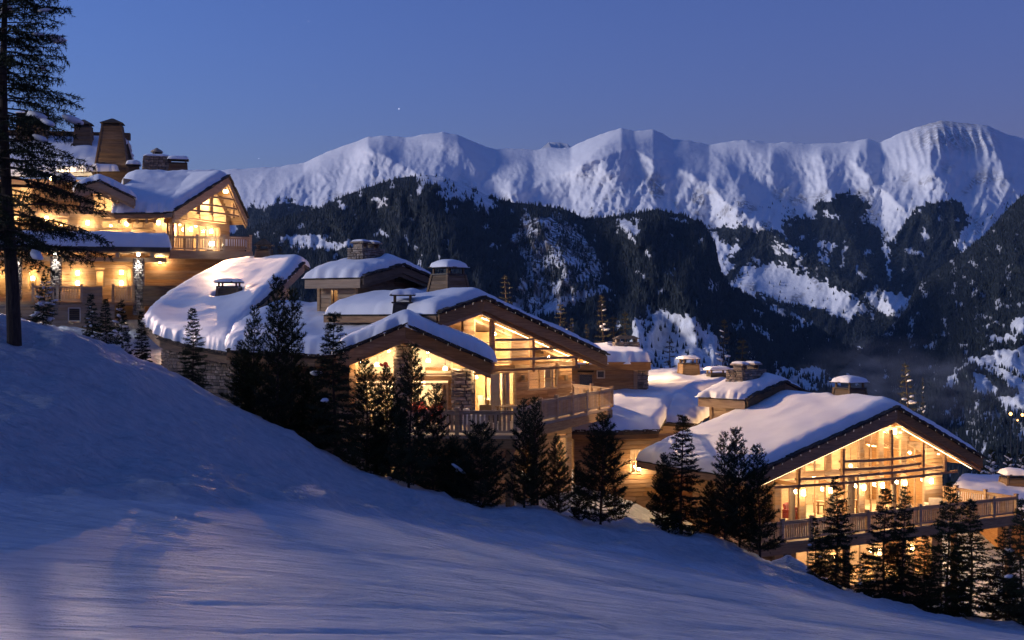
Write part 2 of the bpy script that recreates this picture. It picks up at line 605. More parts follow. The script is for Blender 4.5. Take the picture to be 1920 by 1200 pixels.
gx = np.concatenate([np.arange(-170, -46, 6.0), np.arange(-46, 44, 0.24), np.arange(44, 176, 6.0)])
gy = [-40, -34, -28, -22, -16, -10, -5, -1, 2, 4, 6, 7.5]
while gy[-1] < 66:
    gy.append(gy[-1] + max(0.10, 0.0055 * gy[-1]))
gy = np.array(gy + list(np.arange(68, 200, 2.5)))
GX, GY = np.meshgrid(gx, gy)
GZ = ground_z(GX, GY)
# beyond the chalets the hill runs on down towards the valley
TRK = track_amt(GX, GY) * piste_mask(GX, GY)
GZ = GZ - 0.05 * TRK
GZ = np.where(GY > 130, GZ - 0.012 * (GY - 130) ** 2, GZ)
ground = np_mesh("snow_slope", np.stack([GX, GY, GZ], -1).reshape(-1, 3), grid_faces(len(gy), len(gx)), "snow_ground", smooth=True)
at = ground.data.attributes.new("piste", 'FLOAT', 'POINT')
at.data.foreach_set("value", piste_mask(GX, GY).ravel().astype(np.float32))
at = ground.data.attributes.new("track", 'FLOAT', 'POINT')
at.data.foreach_set("value", TRK.ravel().astype(np.float32))
tag(ground, kind="structure", label="snow covered slope with a groomed ski piste below a rough bank")


def gz(x, y):
    return float(ground_z(np.array([x]), np.array([y]))[0])


# valley floor out to the horizon
vx = np.linspace(-14000, 14000, 60)
vy = np.concatenate([np.linspace(190, 1500, 24), np.linspace(1700, 16000, 30)])
vx = vx * .5; vy = np.concatenate([np.linspace(190, 1500, 24), np.linspace(1700, 7500, 24)])
VX, VY = np.meshgrid(vx, vy)
VZ = -70 - 330 * smoothstep(190, 1700, VY) + 25 * fbm(VX * 0.0012, VY * 0.0012, 4)
valley = np_mesh("valley_floor", np.stack([VX, VY, VZ], -1).reshape(-1, 3), grid_faces(len(vy), len(vx)), "mountain_snow_and_rock", smooth=True)
tag(valley, kind="structure", label="snowy valley floor under the mountains")
# ------------------------------------------------------------------ mountains
def crop5(pts):
    return [(1100 + x / 2.341, 200 + y / 2.341) for x, y in pts]


A_SIL = [(-700, 360), (-200, 345), (200, 335), (380, 325), (430, 317), (520, 313), (570, 305), (600, 290), (640, 275), (665, 267), (690, 257), (720, 254), (760, 258),
         (800, 251), (830, 248), (860, 253), (880, 262), (900, 271), (930, 280), (960, 278), (1000, 281), (1025, 277), (1070, 277), (1085, 269), (1110, 258), (1140, 247),
         (1165, 240), (1190, 245), (1225, 243), (1245, 252), (1262, 262), (1290, 262), (1330, 272), (1360, 266), (1400, 262), (1440, 268),
         (1480, 266), (1520, 270), (1560, 268), (1600, 265), (1625, 260), (1652, 267), (1680, 253), (1720, 238), (1765, 226), (1800, 230),
         (1850, 235), (1890, 252), (1920, 260), (2000, 285), (2200, 300), (2700, 340)]
B_SIL = [(-700, 560), (100, 470), (330, 450), (440, 440), (480, 425), (540, 408), (600, 390), (650, 366), (700, 348), (740, 336), (765, 331), (800, 328), (835, 332), (870, 346), (905, 362), (950, 378),
         (1000, 384), (1060, 393), (1100, 412), (1180, 402), (1230, 393), (1290, 406), (1320, 420), (1340, 455), (1352, 512), (1373, 537),
         (1416, 563), (1463, 593), (1523, 612), (1570, 640), (1634, 672), (1700, 705), (1800, 760), (2000, 850)]
D_SIL = [(1500, 745), (1560, 705), (1610, 662), (1655, 627), (1698, 584), (1719, 533), (1766, 499), (1805, 473), (1848, 439), (1890, 392), (1920, 364), (2000, 320), (2300, 230), (2700, 160)]

A_RIDGES = [  # (polyline in photo pixels, half width px, metres towards us)
    ([(692, 256), (705, 285), (760, 318), (810, 345)], 60, 130),
    ([(830, 248), (862, 285), (900, 318), (960, 340)], 55, 90),
    ([(600, 290), (560, 330), (520, 370), (500, 420)], 60, 90),
    ([(1165, 240), (1120, 285), (1075, 320), (1010, 350), (960, 370)], 60, 130),
    ([(1090, 312), (1185, 281), (1255, 300), (1325, 345), (1430, 425), (1500, 470), (1600, 530)], 70, 190),
    ([(1330, 272), (1360, 320), (1400, 380)], 45, 60),
    ([(1440, 268), (1450, 330), (1440, 400), (1460, 450)], 40, 70),
    ([(1540, 270), (1548, 330), (1560, 380), (1590, 440), (1640, 520), (1680, 580)], 55, 130),
    ([(1625, 260), (1605, 305), (1640, 345), (1700, 390), (1740, 400)], 50, 110),
    ([(1765, 226), (1740, 290), (1760, 340), (1780, 390), (1800, 440)], 70, 120),
    ([(1850, 235), (1880, 300), (1900, 360)], 50, 80),
    ([(520, 313), (480, 350), (455, 400)], 45, 60),
]


def a_relief(u, v):
    sil = np.interp(u, *zip(*A_SIL))
    low = np.clip((v - sil) / 60, 0, 1)
    wu = u + 10 * perlin(u * 0.02, v * 0.02); wv = v + 10 * perlin(u * 0.02 + 40, v * 0.02)
    d = np.zeros_like(u)
    for pl, w, amp in A_RIDGES:
        k = np.clip(1 - seg_dist(wu, wv, pl) / w, 0, 1)
        d += amp * .85 * k ** 1.5
    d += 60 * fbm(u * 0.0075, v * 0.0065 + 2, 3, 0.42) * (0.3 + 0.7 * low)
    calm = 1 - .92 * np.exp(-(((u - 1490) + (v - 550) * -.9) / 115) ** 2 - ((v - 545) / 62) ** 2)      # the smooth alp meadow
    d += 16 * ridged((u + 0.5 * v) * 0.022, v * 0.007, 3, 0.45) * smoothstep(20, 90, v - sil) * calm
    d += 12 * ridged((u + 0.4 * v) * 0.05, v * 0.014, 2) * smoothstep(340, 430, v) * calm
    wx = u + 14 * perlin(u * 0.016 + 7, v * 0.016)
    d += (9.0 * ridged(wx * 0.06, v * 0.034 + 3, 4, .55) + 5.0 * ridged(wx * 0.15 + 5, v * 0.09, 3, .6)) * (.35 + .65 * smoothstep(10, 70, v - sil)) * (.55 + .6 * np.clip(fbm(u * .012 + 8, v * .012, 2) + .5, 0, 1)) * calm
    # fluted ribs of the right-hand peak
    rib = np.exp(-((u - 1785) / 85) ** 4) * (1 - smoothstep(20, 85, v - sil))
    d += rib * 46 * (1 - np.abs(np.sin((u - (v - 230) * 0.22 + 6 * perlin(u * 0.03, v * 0.03)) * math.pi / 17.0)) ** 0.8)
    return d


def b_relief(u, v):
    calm = 1 - .8 * np.exp(-((u - 1275) / 95) ** 2 - ((v - 640) / 60) ** 2)
    d = 60 * ridged(u * 0.010, v * 0.006 + 7, 2, 0.5) + calm * (22 * ridged(u * 0.04, v * 0.024 + 7, 3, 0.5) + 18 * fbm(u * 0.05, v * 0.03, 4))
    for pl, w, amp in (([(760, 331), (800, 380), (840, 450), (900, 540)], 90, 120),
                       ([(1230, 393), (1200, 440), (1230, 500), (1290, 560)], 70, 110),
                       ([(1000, 384), (1010, 420), (1040, 470), (1090, 540)], 60, 110),
                       ([(1200, 600), (1280, 590), (1340, 610), (1420, 650)], 60, 60)):
        d += amp * np.clip(1 - seg_dist(u, v, pl) / w, 0, 1) ** 1.2
    return d


def d_relief(u, v):
    d = 50 * ridged(u * 0.012, v * 0.008 + 3, 5, 0.5) + 14 * fbm(u * 0.05, v * 0.04, 4)
    for pl, w, amp in (([(1920, 600), (1860, 650), (1800, 700), (1740, 760)], 60, 80),):
        d += amp * np.clip(1 - seg_dist(u, v, pl) / w, 0, 1) ** 1.2
    return d


# where the woods stand and where they are cleared (photo pixels)
A_FOREST = [
    [(440, 395), (500, 380), (540, 375), (560, 395), (600, 385), (640, 372), (640, 470), (440, 520)],
    crop5([(860, 480), (1000, 480), (1005, 440), (1090, 400), (1160, 370), (1215, 400), (1240, 500), (1300, 560), (1380, 600), (1420, 700), (1440, 800), (1200, 830), (1000, 720), (930, 640), (870, 560)]),
    crop5([(1370, 560), (1420, 470), (1500, 440), (1600, 420), (1660, 450), (1690, 510), (1640, 560), (1610, 620), (1700, 640), (1500, 900), (1380, 800), (1400, 660)]),
    crop5([(540, 540), (700, 520), (860, 570), (960, 640), (1080, 700), (1150, 780), (1260, 880), (1500, 1000), (1500, 1200), (560, 1200), (560, 780), (640, 700), (600, 620)]),
]
A_CLEAR = [
    crop5([(620, 785), (690, 700), (760, 690), (900, 700), (1060, 780), (1100, 800), (1240, 890), (1150, 935), (1000, 885), (820, 850), (720, 830)]),
    crop5([(820, 590), (900, 620), (960, 655), (900, 660), (840, 625)]),
    crop5([(1000, 640), (1060, 660), (1080, 700), (1040, 690)]),
    crop5([(1010, 605), (1090, 600), (1100, 625), (1030, 640)]),
    crop5([(1290, 560), (1320, 600), (1340, 760), (1325, 760), (1300, 640)]),
    crop5([(1040, 480), (1110, 470), (1080, 500)]),
    crop5([(560, 590), (650, 600), (660, 640), (600, 680), (560, 740)]),
    crop5([(700, 850), (860, 900), (960, 930), (1050, 1010), (1030, 1015), (930, 950), (820, 910)]),
    crop5([(1190, 1060), (1215, 1060), (1225, 1110), (1200, 1130)]),
]
B_CLEAR = [  # open snow on the nearer wooded mountain
    [(770, 325), (850, 330), (900, 355), (930, 378), (880, 372), (850, 352), (790, 348)],
    [(815, 360), (860, 352), (870, 372), (830, 380)],
    [(890, 370), (935, 378), (930, 392), (895, 392)],
    [(940, 578), (1000, 560), (1080, 540), (1140, 535), (1150, 550), (1080, 565), (1030, 590), (960, 605)],
    [(1190, 600), (1235, 580), (1290, 590), (1340, 625), (1365, 665), (1370, 700), (1180, 720), (1180, 650)],
    [(1160, 415), (1190, 410), (1205, 440), (1180, 450)],
    [(700, 373), (720, 370), (722, 380), (705, 385)],
    [(1400, 605), (1440, 620), (1455, 640), (1430, 635)],
    [(1460, 690), (1540, 690), (1580, 720), (1520, 740), (1440, 730)],
    [(530, 445), (580, 440), (640, 450), (690, 455), (690, 470), (600, 468), (520, 460)],
]
B_ROCK = [[(985, 405), (1040, 400), (1090, 430), (1130, 490), (1120, 540), (1060, 560), (1000, 580), (960, 560), (985, 500), (960, 450)]]
D_CLEAR = [
    [(1803, 675), (1845, 667), (1880, 655), (1920, 648), (2000, 640), (2000, 705), (1920, 706), (1880, 692), (1842, 684)],
    [(1826, 692), (1860, 688), (1925, 712), (1925, 745), (1892, 728), (1874, 704)],
    [(1826, 698), (1858, 710), (1874, 735), (1850, 748), (1826, 738)],
    [(1770, 722), (1792, 700), (1800, 720), (1790, 740)],
    [(1840, 610), (1876, 600), (1876, 610), (1848, 616)],
    [(1900, 600), (1930, 590), (1930, 630), (1895, 625)],
    [(1850, 632), (1910, 628), (1910, 640), (1855, 642)],
    [(1870, 745), (1930, 738), (1930, 775), (1880, 770)],
]


def union(polys, u, v):
    m = np.zeros(np.shape(u), bool)
    for p in polys:
        m |= in_poly(u, v, p)
    return m


def jit(u, v, s=7.0):
    return u + s * fbm(u * 0.03, v * 0.03, 3) + .8 * s * fbm(u * .13, v * .13, 3), v + s * fbm(u * 0.03 + 50, v * 0.03, 3) + .8 * s * fbm(u * .13 + 20, v * .13, 3)


def dens_A(u, v):
    uu, vv = jit(u, v, 9)
    d = union(A_FOREST, uu, vv).astype(float)
    d[union(A_CLEAR, uu, vv)] = 0.03
    nz = fbm(u * 0.035, v * 0.035, 4)
    # scattered trees near the tree line
    line = np.interp(u, [380, 480, 640, 900, 1100, 1300, 1440, 1600, 1760, 1920], [385, 370, 370, 385, 385, 395, 365, 345, 355, 350])
    sp = np.clip((v - line) / 90, 0, 1) * np.clip(nz * 1.4 - 0.1, 0, 1) * 0.6
    hole = np.clip((nz - 0.45) * 3, 0, 0.7)
    return np.maximum(d * (1 - hole), np.where(d < 0.5, sp * (~union(A_CLEAR, uu, vv)), 0))


def dens_B(u, v):
    uu, vv = jit(u, v, 8)
    d = np.ones(np.shape(u))
    nz = fbm(u * 0.04 + 9, v * 0.04, 4)
    d -= np.clip((nz - 0.5) * 4, 0, 0.75)
    cl = union(B_CLEAR, uu, vv)
    d = np.where(cl, np.clip(nz * 0.5 - 0.02, 0.02, 0.3), d)
    rk = union(B_ROCK, uu, vv)
    d = np.where(rk, np.clip(0.28 + nz * 0.5, 0.05, 0.6), d)
    low = smoothstep(560, 680, v) * smoothstep(1120, 1200, u) * (1 - smoothstep(1370, 1440, u))
    return d * (1 - 0.4 * low)


def dens_D(u, v):
    uu, vv = jit(u, v, 5)
    nz = fbm(u * 0.05 + 3, v * 0.05, 4)
    d = np.ones(np.shape(u)) - np.clip((nz - 0.3) * 3, 0, 0.6)
    d = np.where(union(D_CLEAR, uu, vv), 0.015, d)
    vill = smoothstep(735, 780, v) * smoothstep(1720, 1800, u)
    return d * (1 - 0.45 * vill)


class Mountain:
    def __init__(self, name, label, sil, u0, u1, du, vbot, nrow, ytop, ybot, relief, dens, rock, pw=0.85):
        self.sil = list(zip(*sil)); self.vbot = vbot; self.ytop = ytop; self.ybot = ybot; self.relief = relief; self.pw = pw
        us = np.arange(u0, u1 + 1, du); self.u0, self.u1 = u0, u1
        ts = np.linspace(0, 1, nrow)
        U = np.repeat(us[None], nrow, 0)
        S = self.silv(U)
        V = S + (vbot - S) * ts[:, None]
        Y = self.depth(U, V)
        X3 = np.stack([(U - 960) * Y / FOC, Y, (600 - V) * Y / FOC], -1)
        back = []
        for k, (dy, dz) in enumerate(((1500, -900), (500, -260), (120, -40))):
            b = X3[0].copy(); b[:, 1] += dy; b[:, 2] += dz; b[:, 0] *= b[:, 1] / X3[0][:, 1]
            back.append(b)
        full = np.concatenate([np.array(back), X3], 0)
        o = np_mesh(name, full.reshape(-1, 3), grid_faces(nrow + 3, len(us)), "mountain_snow_and_rock", smooth=True)
        Uf = np.concatenate([np.repeat(us[None], 3, 0), U]); Vf = np.concatenate([np.repeat(S[:1], 3, 0), V])
        a = o.data.attributes.new("veg", 'FLOAT', 'POINT'); a.data.foreach_set("value", dens(Uf, Vf).ravel().astype(np.float32))
        a = o.data.attributes.new("rock", 'FLOAT', 'POINT'); a.data.foreach_set("value", rock(Uf, Vf).ravel().astype(np.float32))
        tag(o, kind="structure", label=label)
        self.obj = o; self.dens = dens

    def silv(self, u):
        base = np.interp(u, *self.sil)
        return base + 1.1 * fbm(u * 0.06, u * 0 + 3.3, 4)

    def depth(self, u, v):
        s = np.interp(u, *self.sil)
        t = np.clip((v - s) / (self.vbot - s), 0, 1) ** self.pw
        yt = self.ytop(u) if callable(self.ytop) else self.ytop
        return yt + (self.ybot - yt) * t - self.relief(u, v) * smoothstep(-2, 25, v - s)

    def trees(self, name, label, n, hmin, hmax, vmax, umin=None, umax=None, front=None, seed=1):
        """one far-off wood: n small conifers standing on the mountainside"""
        rg = np.random.default_rng(seed)
        u = rg.uniform(umin or self.u0, umax or self.u1, n); s = np.interp(u, *self.sil)
        v = s + (vmax - s) * rg.uniform(0, 1, n)
        keep = (rg.uniform(0, 1, n) < self.dens(u, v)) & (v > s)
        if front is not None:
            keep &= ~front(u, v)
        u, v = u[keep], v[keep]
        Y = self.depth(u, v)
        bx, by, bz = (u - 960) * Y / FOC, Y, (600 - v) * Y / FOC
        h = rg.uniform(hmin, hmax, len(u)) * (0.75 + 0.5 * rg.uniform(0, 1, len(u)) ** 2)
        r = h * rg.uniform(0.17, 0.26, len(u))
        k = 5
        ang = np.arange(k) * 2 * np.pi / k
        a0 = rg.uniform(0, 6.28, len(u))[:, None] + ang[None]
        m = len(u)
        vs = np.zeros((m, k + 1, 3))
        vs[:, :k, 0] = bx[:, None] + r[:, None] * np.cos(a0); vs[:, :k, 1] = by[:, None] + r[:, None] * np.sin(a0); vs[:, :k, 2] = (bz + 0.02 * h)[:, None]
        vs[:, k] = np.stack([bx, by, bz + h], -1)
        i = np.arange(m)[:, None] * (k + 1)
        f = np.stack([np.stack([i[:, 0] + q, i[:, 0] + (q + 1) % k, i[:, 0] + k], -1) for q in range(k)], 1).reshape(-1, 3)
        o = np_mesh(name, vs.reshape(-1, 3), f, "far_needles")
        tag(o, kind="stuff", label=label, cat="forest")
        return m


def rock_A(u, v):
    s = np.interp(u, *zip(*A_SIL))
    r = 0.62 * smoothstep(0.15, 0.55, fbm(u * 0.02 + 4, v * 0.02, 3)) * smoothstep(60, 110, v - s)
    r = np.maximum(r, 0.55 * np.exp(-((u - 1785) / 80) ** 4) * (1 - smoothstep(30, 70, v - s)))
    return r


def rock_B(u, v):
    return np.clip(union(B_ROCK, *jit(u, v, 8)) * 1.0 + 0.25, 0, 1)


def b_front(u, v):
    return (v > np.interp(u, *zip(*B_SIL)) + 4) & (u < 1690)


def d_front(u, v):
    return (v > np.interp(u, *zip(*D_SIL)) + 4) & (u > 1560)


mtA = Mountain("mountain_range", "snow covered far mountain range with a ribbed peak at right", A_SIL, -700, 2700, 2.6, 860, 240,
               6000, 3300, a_relief, dens_A, rock_A)
mtB = Mountain("wooded_mountain", "dark wooded mountain with a cliff band behind the chalets", B_SIL, -700, 2000, 3.4, 960, 170,
               lambda u: np.interp(u, [-700, 760, 1300, 1700, 2000], [3000, 3100, 2900, 2700, 2600]), 1300, b_relief, dens_B, rock_B)
mtD = Mountain("wooded_hillside", "dark wooded hillside with snowy fields at right edge", D_SIL, 1500, 2700, 3.4, 980, 150,
               lambda u: np.interp(u, [1500, 1650, 1920, 2700], [2600, 3200, 3400, 3400]), 1100, d_relief, dens_D, lambda u, v: 0.2 + 0 * u)
nA = mtA.trees("far_forest", "distant conifer woods below the snowy ridges", 95000, 9, 15, 800, 350, 2100, lambda u, v: b_front(u, v) | d_front(u, v), 1)
nB = mtB.trees("mountain_forest", "conifer forest covering the dark mountain behind chalets", 85000, 7.5, 12.5, 800, 300, 1800, d_front, 2)
nD = mtD.trees("hillside_forest", "conifer forest on the hillside at right", 60000, 6.5, 11, 960, 1520, 2200, None, 3)
print("far trees", nA, nB, nD)

# small far summit seen over the saddle
sm = MB()
pk = P(1046, 268, 6900); w = 34 * 6900 / FOC
ring = [(-1.0, 0, -0.35), (-0.55, -120, -0.12), (-0.15, -40, -0.02), (0.1, -20, 0), (0.45, -90, -0.16), (1.0, 0, -0.4)]
vs = [(pk.x + a * w, pk.y + b, pk.z + c * 110) for a, b, c in ring] + [(pk.x + a * w * 1.6, pk.y + b - 500, pk.z - 400) for a, b, c in ring] \
    + [(pk.x + a * w * 1.6, pk.y + 900, pk.z - 400) for a, b, c in ring]
n6 = 6
fs = [(i, i + n6, i + 1 + n6, i + 1) for i in range(5)] + [(i + 1, i + 1 + 2 * n6, i + 2 * n6, i) for i in range(5)]
sm.add(vs, fs)
so = sm.build("far_summit", "snow_roof", smooth=True)
tag(so, kind="structure", label="small far white summit over the saddle")

# ------------------------------------------------------------------ clear evening air, faintly blue with distance
hz = MB().box(-7600, 7600, -60, 8300, -1250, 1500).build("haze", "snow_roof")
hm = bpy.data.materials.new("haze_air"); hm.use_nodes = True
for nd in list(hm.node_tree.nodes):
    if nd.type != 'OUTPUT_MATERIAL':
        hm.node_tree.nodes.remove(nd)
pv = hm.node_tree.nodes.new("ShaderNodeVolumePrincipled")
pv.inputs['Color'].default_value = (0.28, 0.52, 1.0, 1)
pv.inputs['Density'].default_value = 1.7e-5
pv.inputs['Anisotropy'].default_value = 0.0
hm.node_tree.links.new(pv.outputs[0], [n for n in hm.node_tree.nodes if n.type == 'OUTPUT_MATERIAL'][0].inputs['Volume'])
hz.data.materials.clear(); hz.data.materials.append(hm)
tag(hz, kind="stuff", label="thin blue evening air over the valley")

# ------------------------------------------------------------------ chimney smoke and mist lying in the valley bend
mm = bpy.data.materials.new("valley_mist"); mm.use_nodes = True
mt = mm.node_tree
for nd in list(mt.nodes):
    if nd.type != 'OUTPUT_MATERIAL':
        mt.nodes.remove(nd)
mo = [n for n in mt.nodes if n.type == 'OUTPUT_MATERIAL'][0]
mv = mt.nodes.new("ShaderNodeVolumePrincipled"); mv.inputs['Color'].default_value = (0.85, 0.88, 1.0, 1)
tcm = mt.nodes.new("ShaderNodeTexCoord")
mn = mt.nodes.new("ShaderNodeTexNoise"); mn.inputs['Scale'].default_value = 2.6; mn.inputs['Detail'].default_value = 4; mt.links.new(tcm.outputs['Object'], mn.inputs['Vector'])
ml = mt.nodes.new("ShaderNodeVectorMath"); ml.operation = 'LENGTH'; mt.links.new(tcm.outputs['Object'], ml.inputs[0])
mr_ = mt.nodes.new("ShaderNodeMapRange"); mr_.inputs[1].default_value = 1.0; mr_.inputs[2].default_value = 0.15; mt.links.new(ml.outputs['Value'], mr_.inputs[0])
mr2 = mt.nodes.new("ShaderNodeMapRange"); mr2.inputs[1].default_value = 0.46; mr2.inputs[2].default_value = 0.75; mt.links.new(mn.outputs[0], mr2.inputs[0])
mx_ = mt.nodes.new("ShaderNodeMath"); mx_.operation = 'MULTIPLY'; mt.links.new(mr_.outputs[0], mx_.inputs[0]); mt.links.new(mr2.outputs[0], mx_.inputs[1])
my_ = mt.nodes.new("ShaderNodeMath"); my_.operation = 'MULTIPLY'; my_.inputs[1].default_value = 0.0042; mt.links.new(mx_.outputs[0], my_.inputs[0])
mt.links.new(my_.outputs[0], mv.inputs['Density']); mt.links.new(mv.outputs[0], mo.inputs['Volume'])


def mist(u, v, Y, sx, sy, sz, label):
    mb = MB(); mb.lathe([(math.sin(math.pi * i / 8), -math.cos(math.pi * i / 8)) for i in range(1, 8)], 0, 0, 16)
    o = mb.build("mist", "snow_roof"); o.data.materials.clear(); o.data.materials.append(mm)
    o.location = P(u, v, Y); o.scale = (sx, sy, sz)
    tag(o, label, kind="stuff")


mist(1665, 700, 1900, 150, 160, 62, "thin mist lying in the bend of the valley")
mist(1800, 740, 1250, 90, 90, 34, "faint mist over the village")
# ------------------------------------------------------------------ building kit
class Frame:
    """a vertical facade plane: s runs along it to the right, d away from it, z up; local = (s, d, z - zb)"""

    def __init__(self, u, v, Y, theta_deg, zb):
        p = P(u, v, Y)
        self.o = Vector((p.x, p.y, zb)); self.zb = zb
        self.th = R(theta_deg)
        self.ex = Vector((math.cos(self.th), math.sin(self.th), 0)); self.n = Vector((-math.sin(self.th), math.cos(self.th), 0))

    def pix(self, u, v, d=0.0):
        """local (s, d, z) where the view ray of photo pixel (u, v) meets the plane d"""
        a = Vector(((u - 960) / FOC, 1.0, (600 - v) / FOC))
        t = (self.o.x * self.n.x + self.o.y * self.n.y + d) / (a.x * self.n.x + a.y * self.n.y)
        return self.loc(a * t)

    def sz(self, u, v, d=0.0):
        q = self.pix(u, v, d)
        return (q.x, q.z)

    def loc(self, w):
        r = Vector(w) - self.o
        return Vector((r.dot(self.ex), r.dot(self.n), r.z))

    def px(self, u, v, Y):
        return self.loc(P(u, v, Y))

    def empty(self, name):
        return empty(name, self.o, self.th)


_unit = {}


def unit_box(name, mat):
    """a shared, slightly irregular board or block, one metre each way, centred"""
    key = (name, mat)
    if key not in _unit:
        b = 0.012
        mb = MB()
        x = [(-.5, -.5), (.5, -.5), (.5, .5), (-.5, .5)]
        mb.box(-.5, .5, -.5, .5, -.5, .5)
        me = bpy.data.meshes.new(name); me.from_pydata(mb.v, [], mb.f); me.materials.append(MATS[mat]); me.update()
        _unit[key] = me
    return _unit[key]


_stones = []


def stone_mesh(i):
    if not _stones:
        for k in range(6):
            r = random.Random(50 + k); mb = MB()
            vs = []
            for z in (-.5, .5):
                for x, y in ((-.5, -.5), (.5, -.5), (.5, .5), (-.5, .5)):
                    vs.append((x * r.uniform(.86, 1), y * r.uniform(.8, 1.05), z * r.uniform(.84, 1)))
            # bulged front
            vs.append((r.uniform(-.15, .15), -.62, r.uniform(-.15, .15)))
            mb.add(vs, [(3, 2, 1, 0), (4, 5, 6, 7), (0, 1, 8), (1, 5, 8), (5, 4, 8), (4, 0, 8), (1, 2, 6, 5), (2, 3, 7, 6), (3, 0, 4, 7)])
            me = bpy.data.meshes.new("stone"); me.from_pydata(mb.v, [], mb.f); me.materials.append(MATS["stone"]); me.update()
            _stones.append(me)
    return _stones[i % 6]


def inst(name, me, parent, loc, scale=(1, 1, 1), rot=(0, 0, 0)):
    o = bpy.data.objects.new(name, me)
    o.location = loc; o.scale = scale; o.rotation_euler = rot
    return link(o, parent)


def scan(poly, z):
    xs = []
    n = len(poly)
    for i in range(n):
        (x0, z0), (x1, z1) = poly[i], poly[(i + 1) % n]
        if (z0 > z) != (z1 > z):
            xs.append(x0 + (z - z0) * (x1 - x0) / (z1 - z0))
    xs.sort()
    return [(xs[i], xs[i + 1]) for i in range(0, len(xs) - 1, 2)]


def subtract(iv, cuts):
    for c0, c1 in cuts:
        out = []
        for a, b in iv:
            if c1 <= a or c0 >= b:
                out.append((a, b)); continue
            if c0 > a: out.append((a, c0))
            if c1 < b: out.append((c1, b))
        iv = out
    return [(a, b) for a, b in iv if b - a > 0.05]


def plank_wall(parent, outline, openings=(), d=0.0, side=None, mat="larch_wood", row=0.24, name="wall", planks=True, thick=0.12, flip=1, maxlen=4.2):
    """outline and openings are polygons in (a, z). side None: a is local s on plane d, planks face -d.
    side=s0: the wall lies on plane s = s0, a is local d, planks face flip (+1: +s, -1: -s)"""
    zs = [z for _, z in outline]
    z = min(zs); top = max(zs)
    mb = MB(); rows = []
    while z < top - 0.03:
        z1 = min(z + row, top)
        zm = (z + z1) / 2
        iv = scan(outline, zm)
        cuts = []
        for op in openings:
            cuts += scan(op, min(max(zm, min(q[1] for q in op) + 1e-3), max(q[1] for q in op) - 1e-3)) if (z1 > min(q[1] for q in op) + 0.02 and z < max(q[1] for q in op) - 0.02) else []
        for a, b in subtract(iv, cuts):
            rows.append((a, b, z, z1))
            if side is None:
                mb.box(a, b, d, d + thick, z, z1)
            else:
                mb.box(min(side, side - flip * thick), max(side, side - flip * thick), a, b, z, z1)
        z = z1
    w = mb.build(name, mat, parent)
    if planks:
        me = unit_box("plank", mat)
        for a, b, z0, z1 in rows:
            n = max(1, int(math.ceil((b - a) / maxlen)))
            cutp = [a] + sorted(a + (b - a) * (k + rnd.uniform(-.25, .25)) / n for k in range(1, n)) + [b]
            for c0, c1 in zip(cutp[:-1], cutp[1:]):
                t = 0.035 + rnd.uniform(0, 0.02)
                L, h = c1 - c0 - 0.012, z1 - z0 - 0.028
                if L < 0.05:
                    continue
                if side is None:
                    inst("plank", me, w, ((c0 + c1) / 2, d - t / 2, (z0 + z1) / 2), (L, t, h))
                else:
                    inst("plank", me, w, (side + flip * t / 2, (c0 + c1) / 2, (z0 + z1) / 2), (t, L, h))
    return w


def window(parent, poly, d, fr=0.10, mull=(), mat="pale_wood", name="window", depth=0.16, side=None, glass=True, proud=0.05):
    """poly in (a, z); frame boards follow the edges; mull: ('v', a) or ('h', z)"""
    def pt(a, z, dd):
        return (a, dd, z) if side is None else (dd, a, z)
    mb = MB(); n = len(poly)
    cx = sum(p[0] for p in poly) / n; cz = sum(p[1] for p in poly) / n
    dm = d - proud + depth / 2
    for i in range(n):
        (a0, z0), (a1, z1) = poly[i], poly[(i + 1) % n]
        L = math.hypot(a1 - a0, z1 - z0)
        if L < 0.02:
            continue
        tx, tz = (a1 - a0) / L, (z1 - z0) / L
        nx, nz = -tz, tx
        if (cx - a0) * nx + (cz - z0) * nz < 0:
            nx, nz = -nx, -nz
        o = 0.02
        vert = abs(tz) > 0.7
        e = fr - o if not vert else 0.0
        p0 = (a0 - tx * (0.018 if not vert else fr * .8), z0 - tz * (0.018 if not vert else -0.0)); 
        p0 = (a0 + nx * (fr / 2 - o), z0 + nz * (fr / 2 - o)); p1 = (a1 + nx * (fr / 2 - o), z1 + nz * (fr / 2 - o))
        dd = dm + (0.004 if vert else 0.0)
        mb.beam(pt(*p0, dd), pt(*p1, dd), depth if side is None else fr, fr if side is None else depth,
                up=(0, 1, 0) if False else ((nx, 0, nz) if side is None else (1, 0, 0)))
    w = mb.build(name, mat, parent)
    if glass:
        gm = MB()
        ps = [pt(a, z, d + 0.03) for a, z in poly]
        gm.prism(ps, (0, 0.012, 0) if side is None else (0.012, 0, 0))
        gm.build("pane", "window_glass", w)
    for kind, c in mull:
        m = MB()
        if kind == 'v':
            rot = [(z, a) for a, z in poly]
            for z0, z1 in scan(rot, c):
                m.beam(pt(c, z0, dm), pt(c, z1, dm), 0.06, 0.075, up=(0, 1, 0) if side is None else (1, 0, 0))
        else:
            for a0, a1 in scan(poly, c):
                m.beam(pt(a0, c, dm), pt(a1, c, dm), 0.075, 0.05)
        if m.v:
            m.build("mullion", mat, w)
    return w


def resample(poly, n):
    pts = [Vector(p) for p in poly]
    L = [0.0]
    for a, b in zip(pts[:-1], pts[1:]):
        L.append(L[-1] + (b - a).length)
    t = np.linspace(0, L[-1], n)
    arr = np.array([list(p) for p in pts])
    return np.stack([np.interp(t, L, arr[:, k]) for k in range(3)], -1)


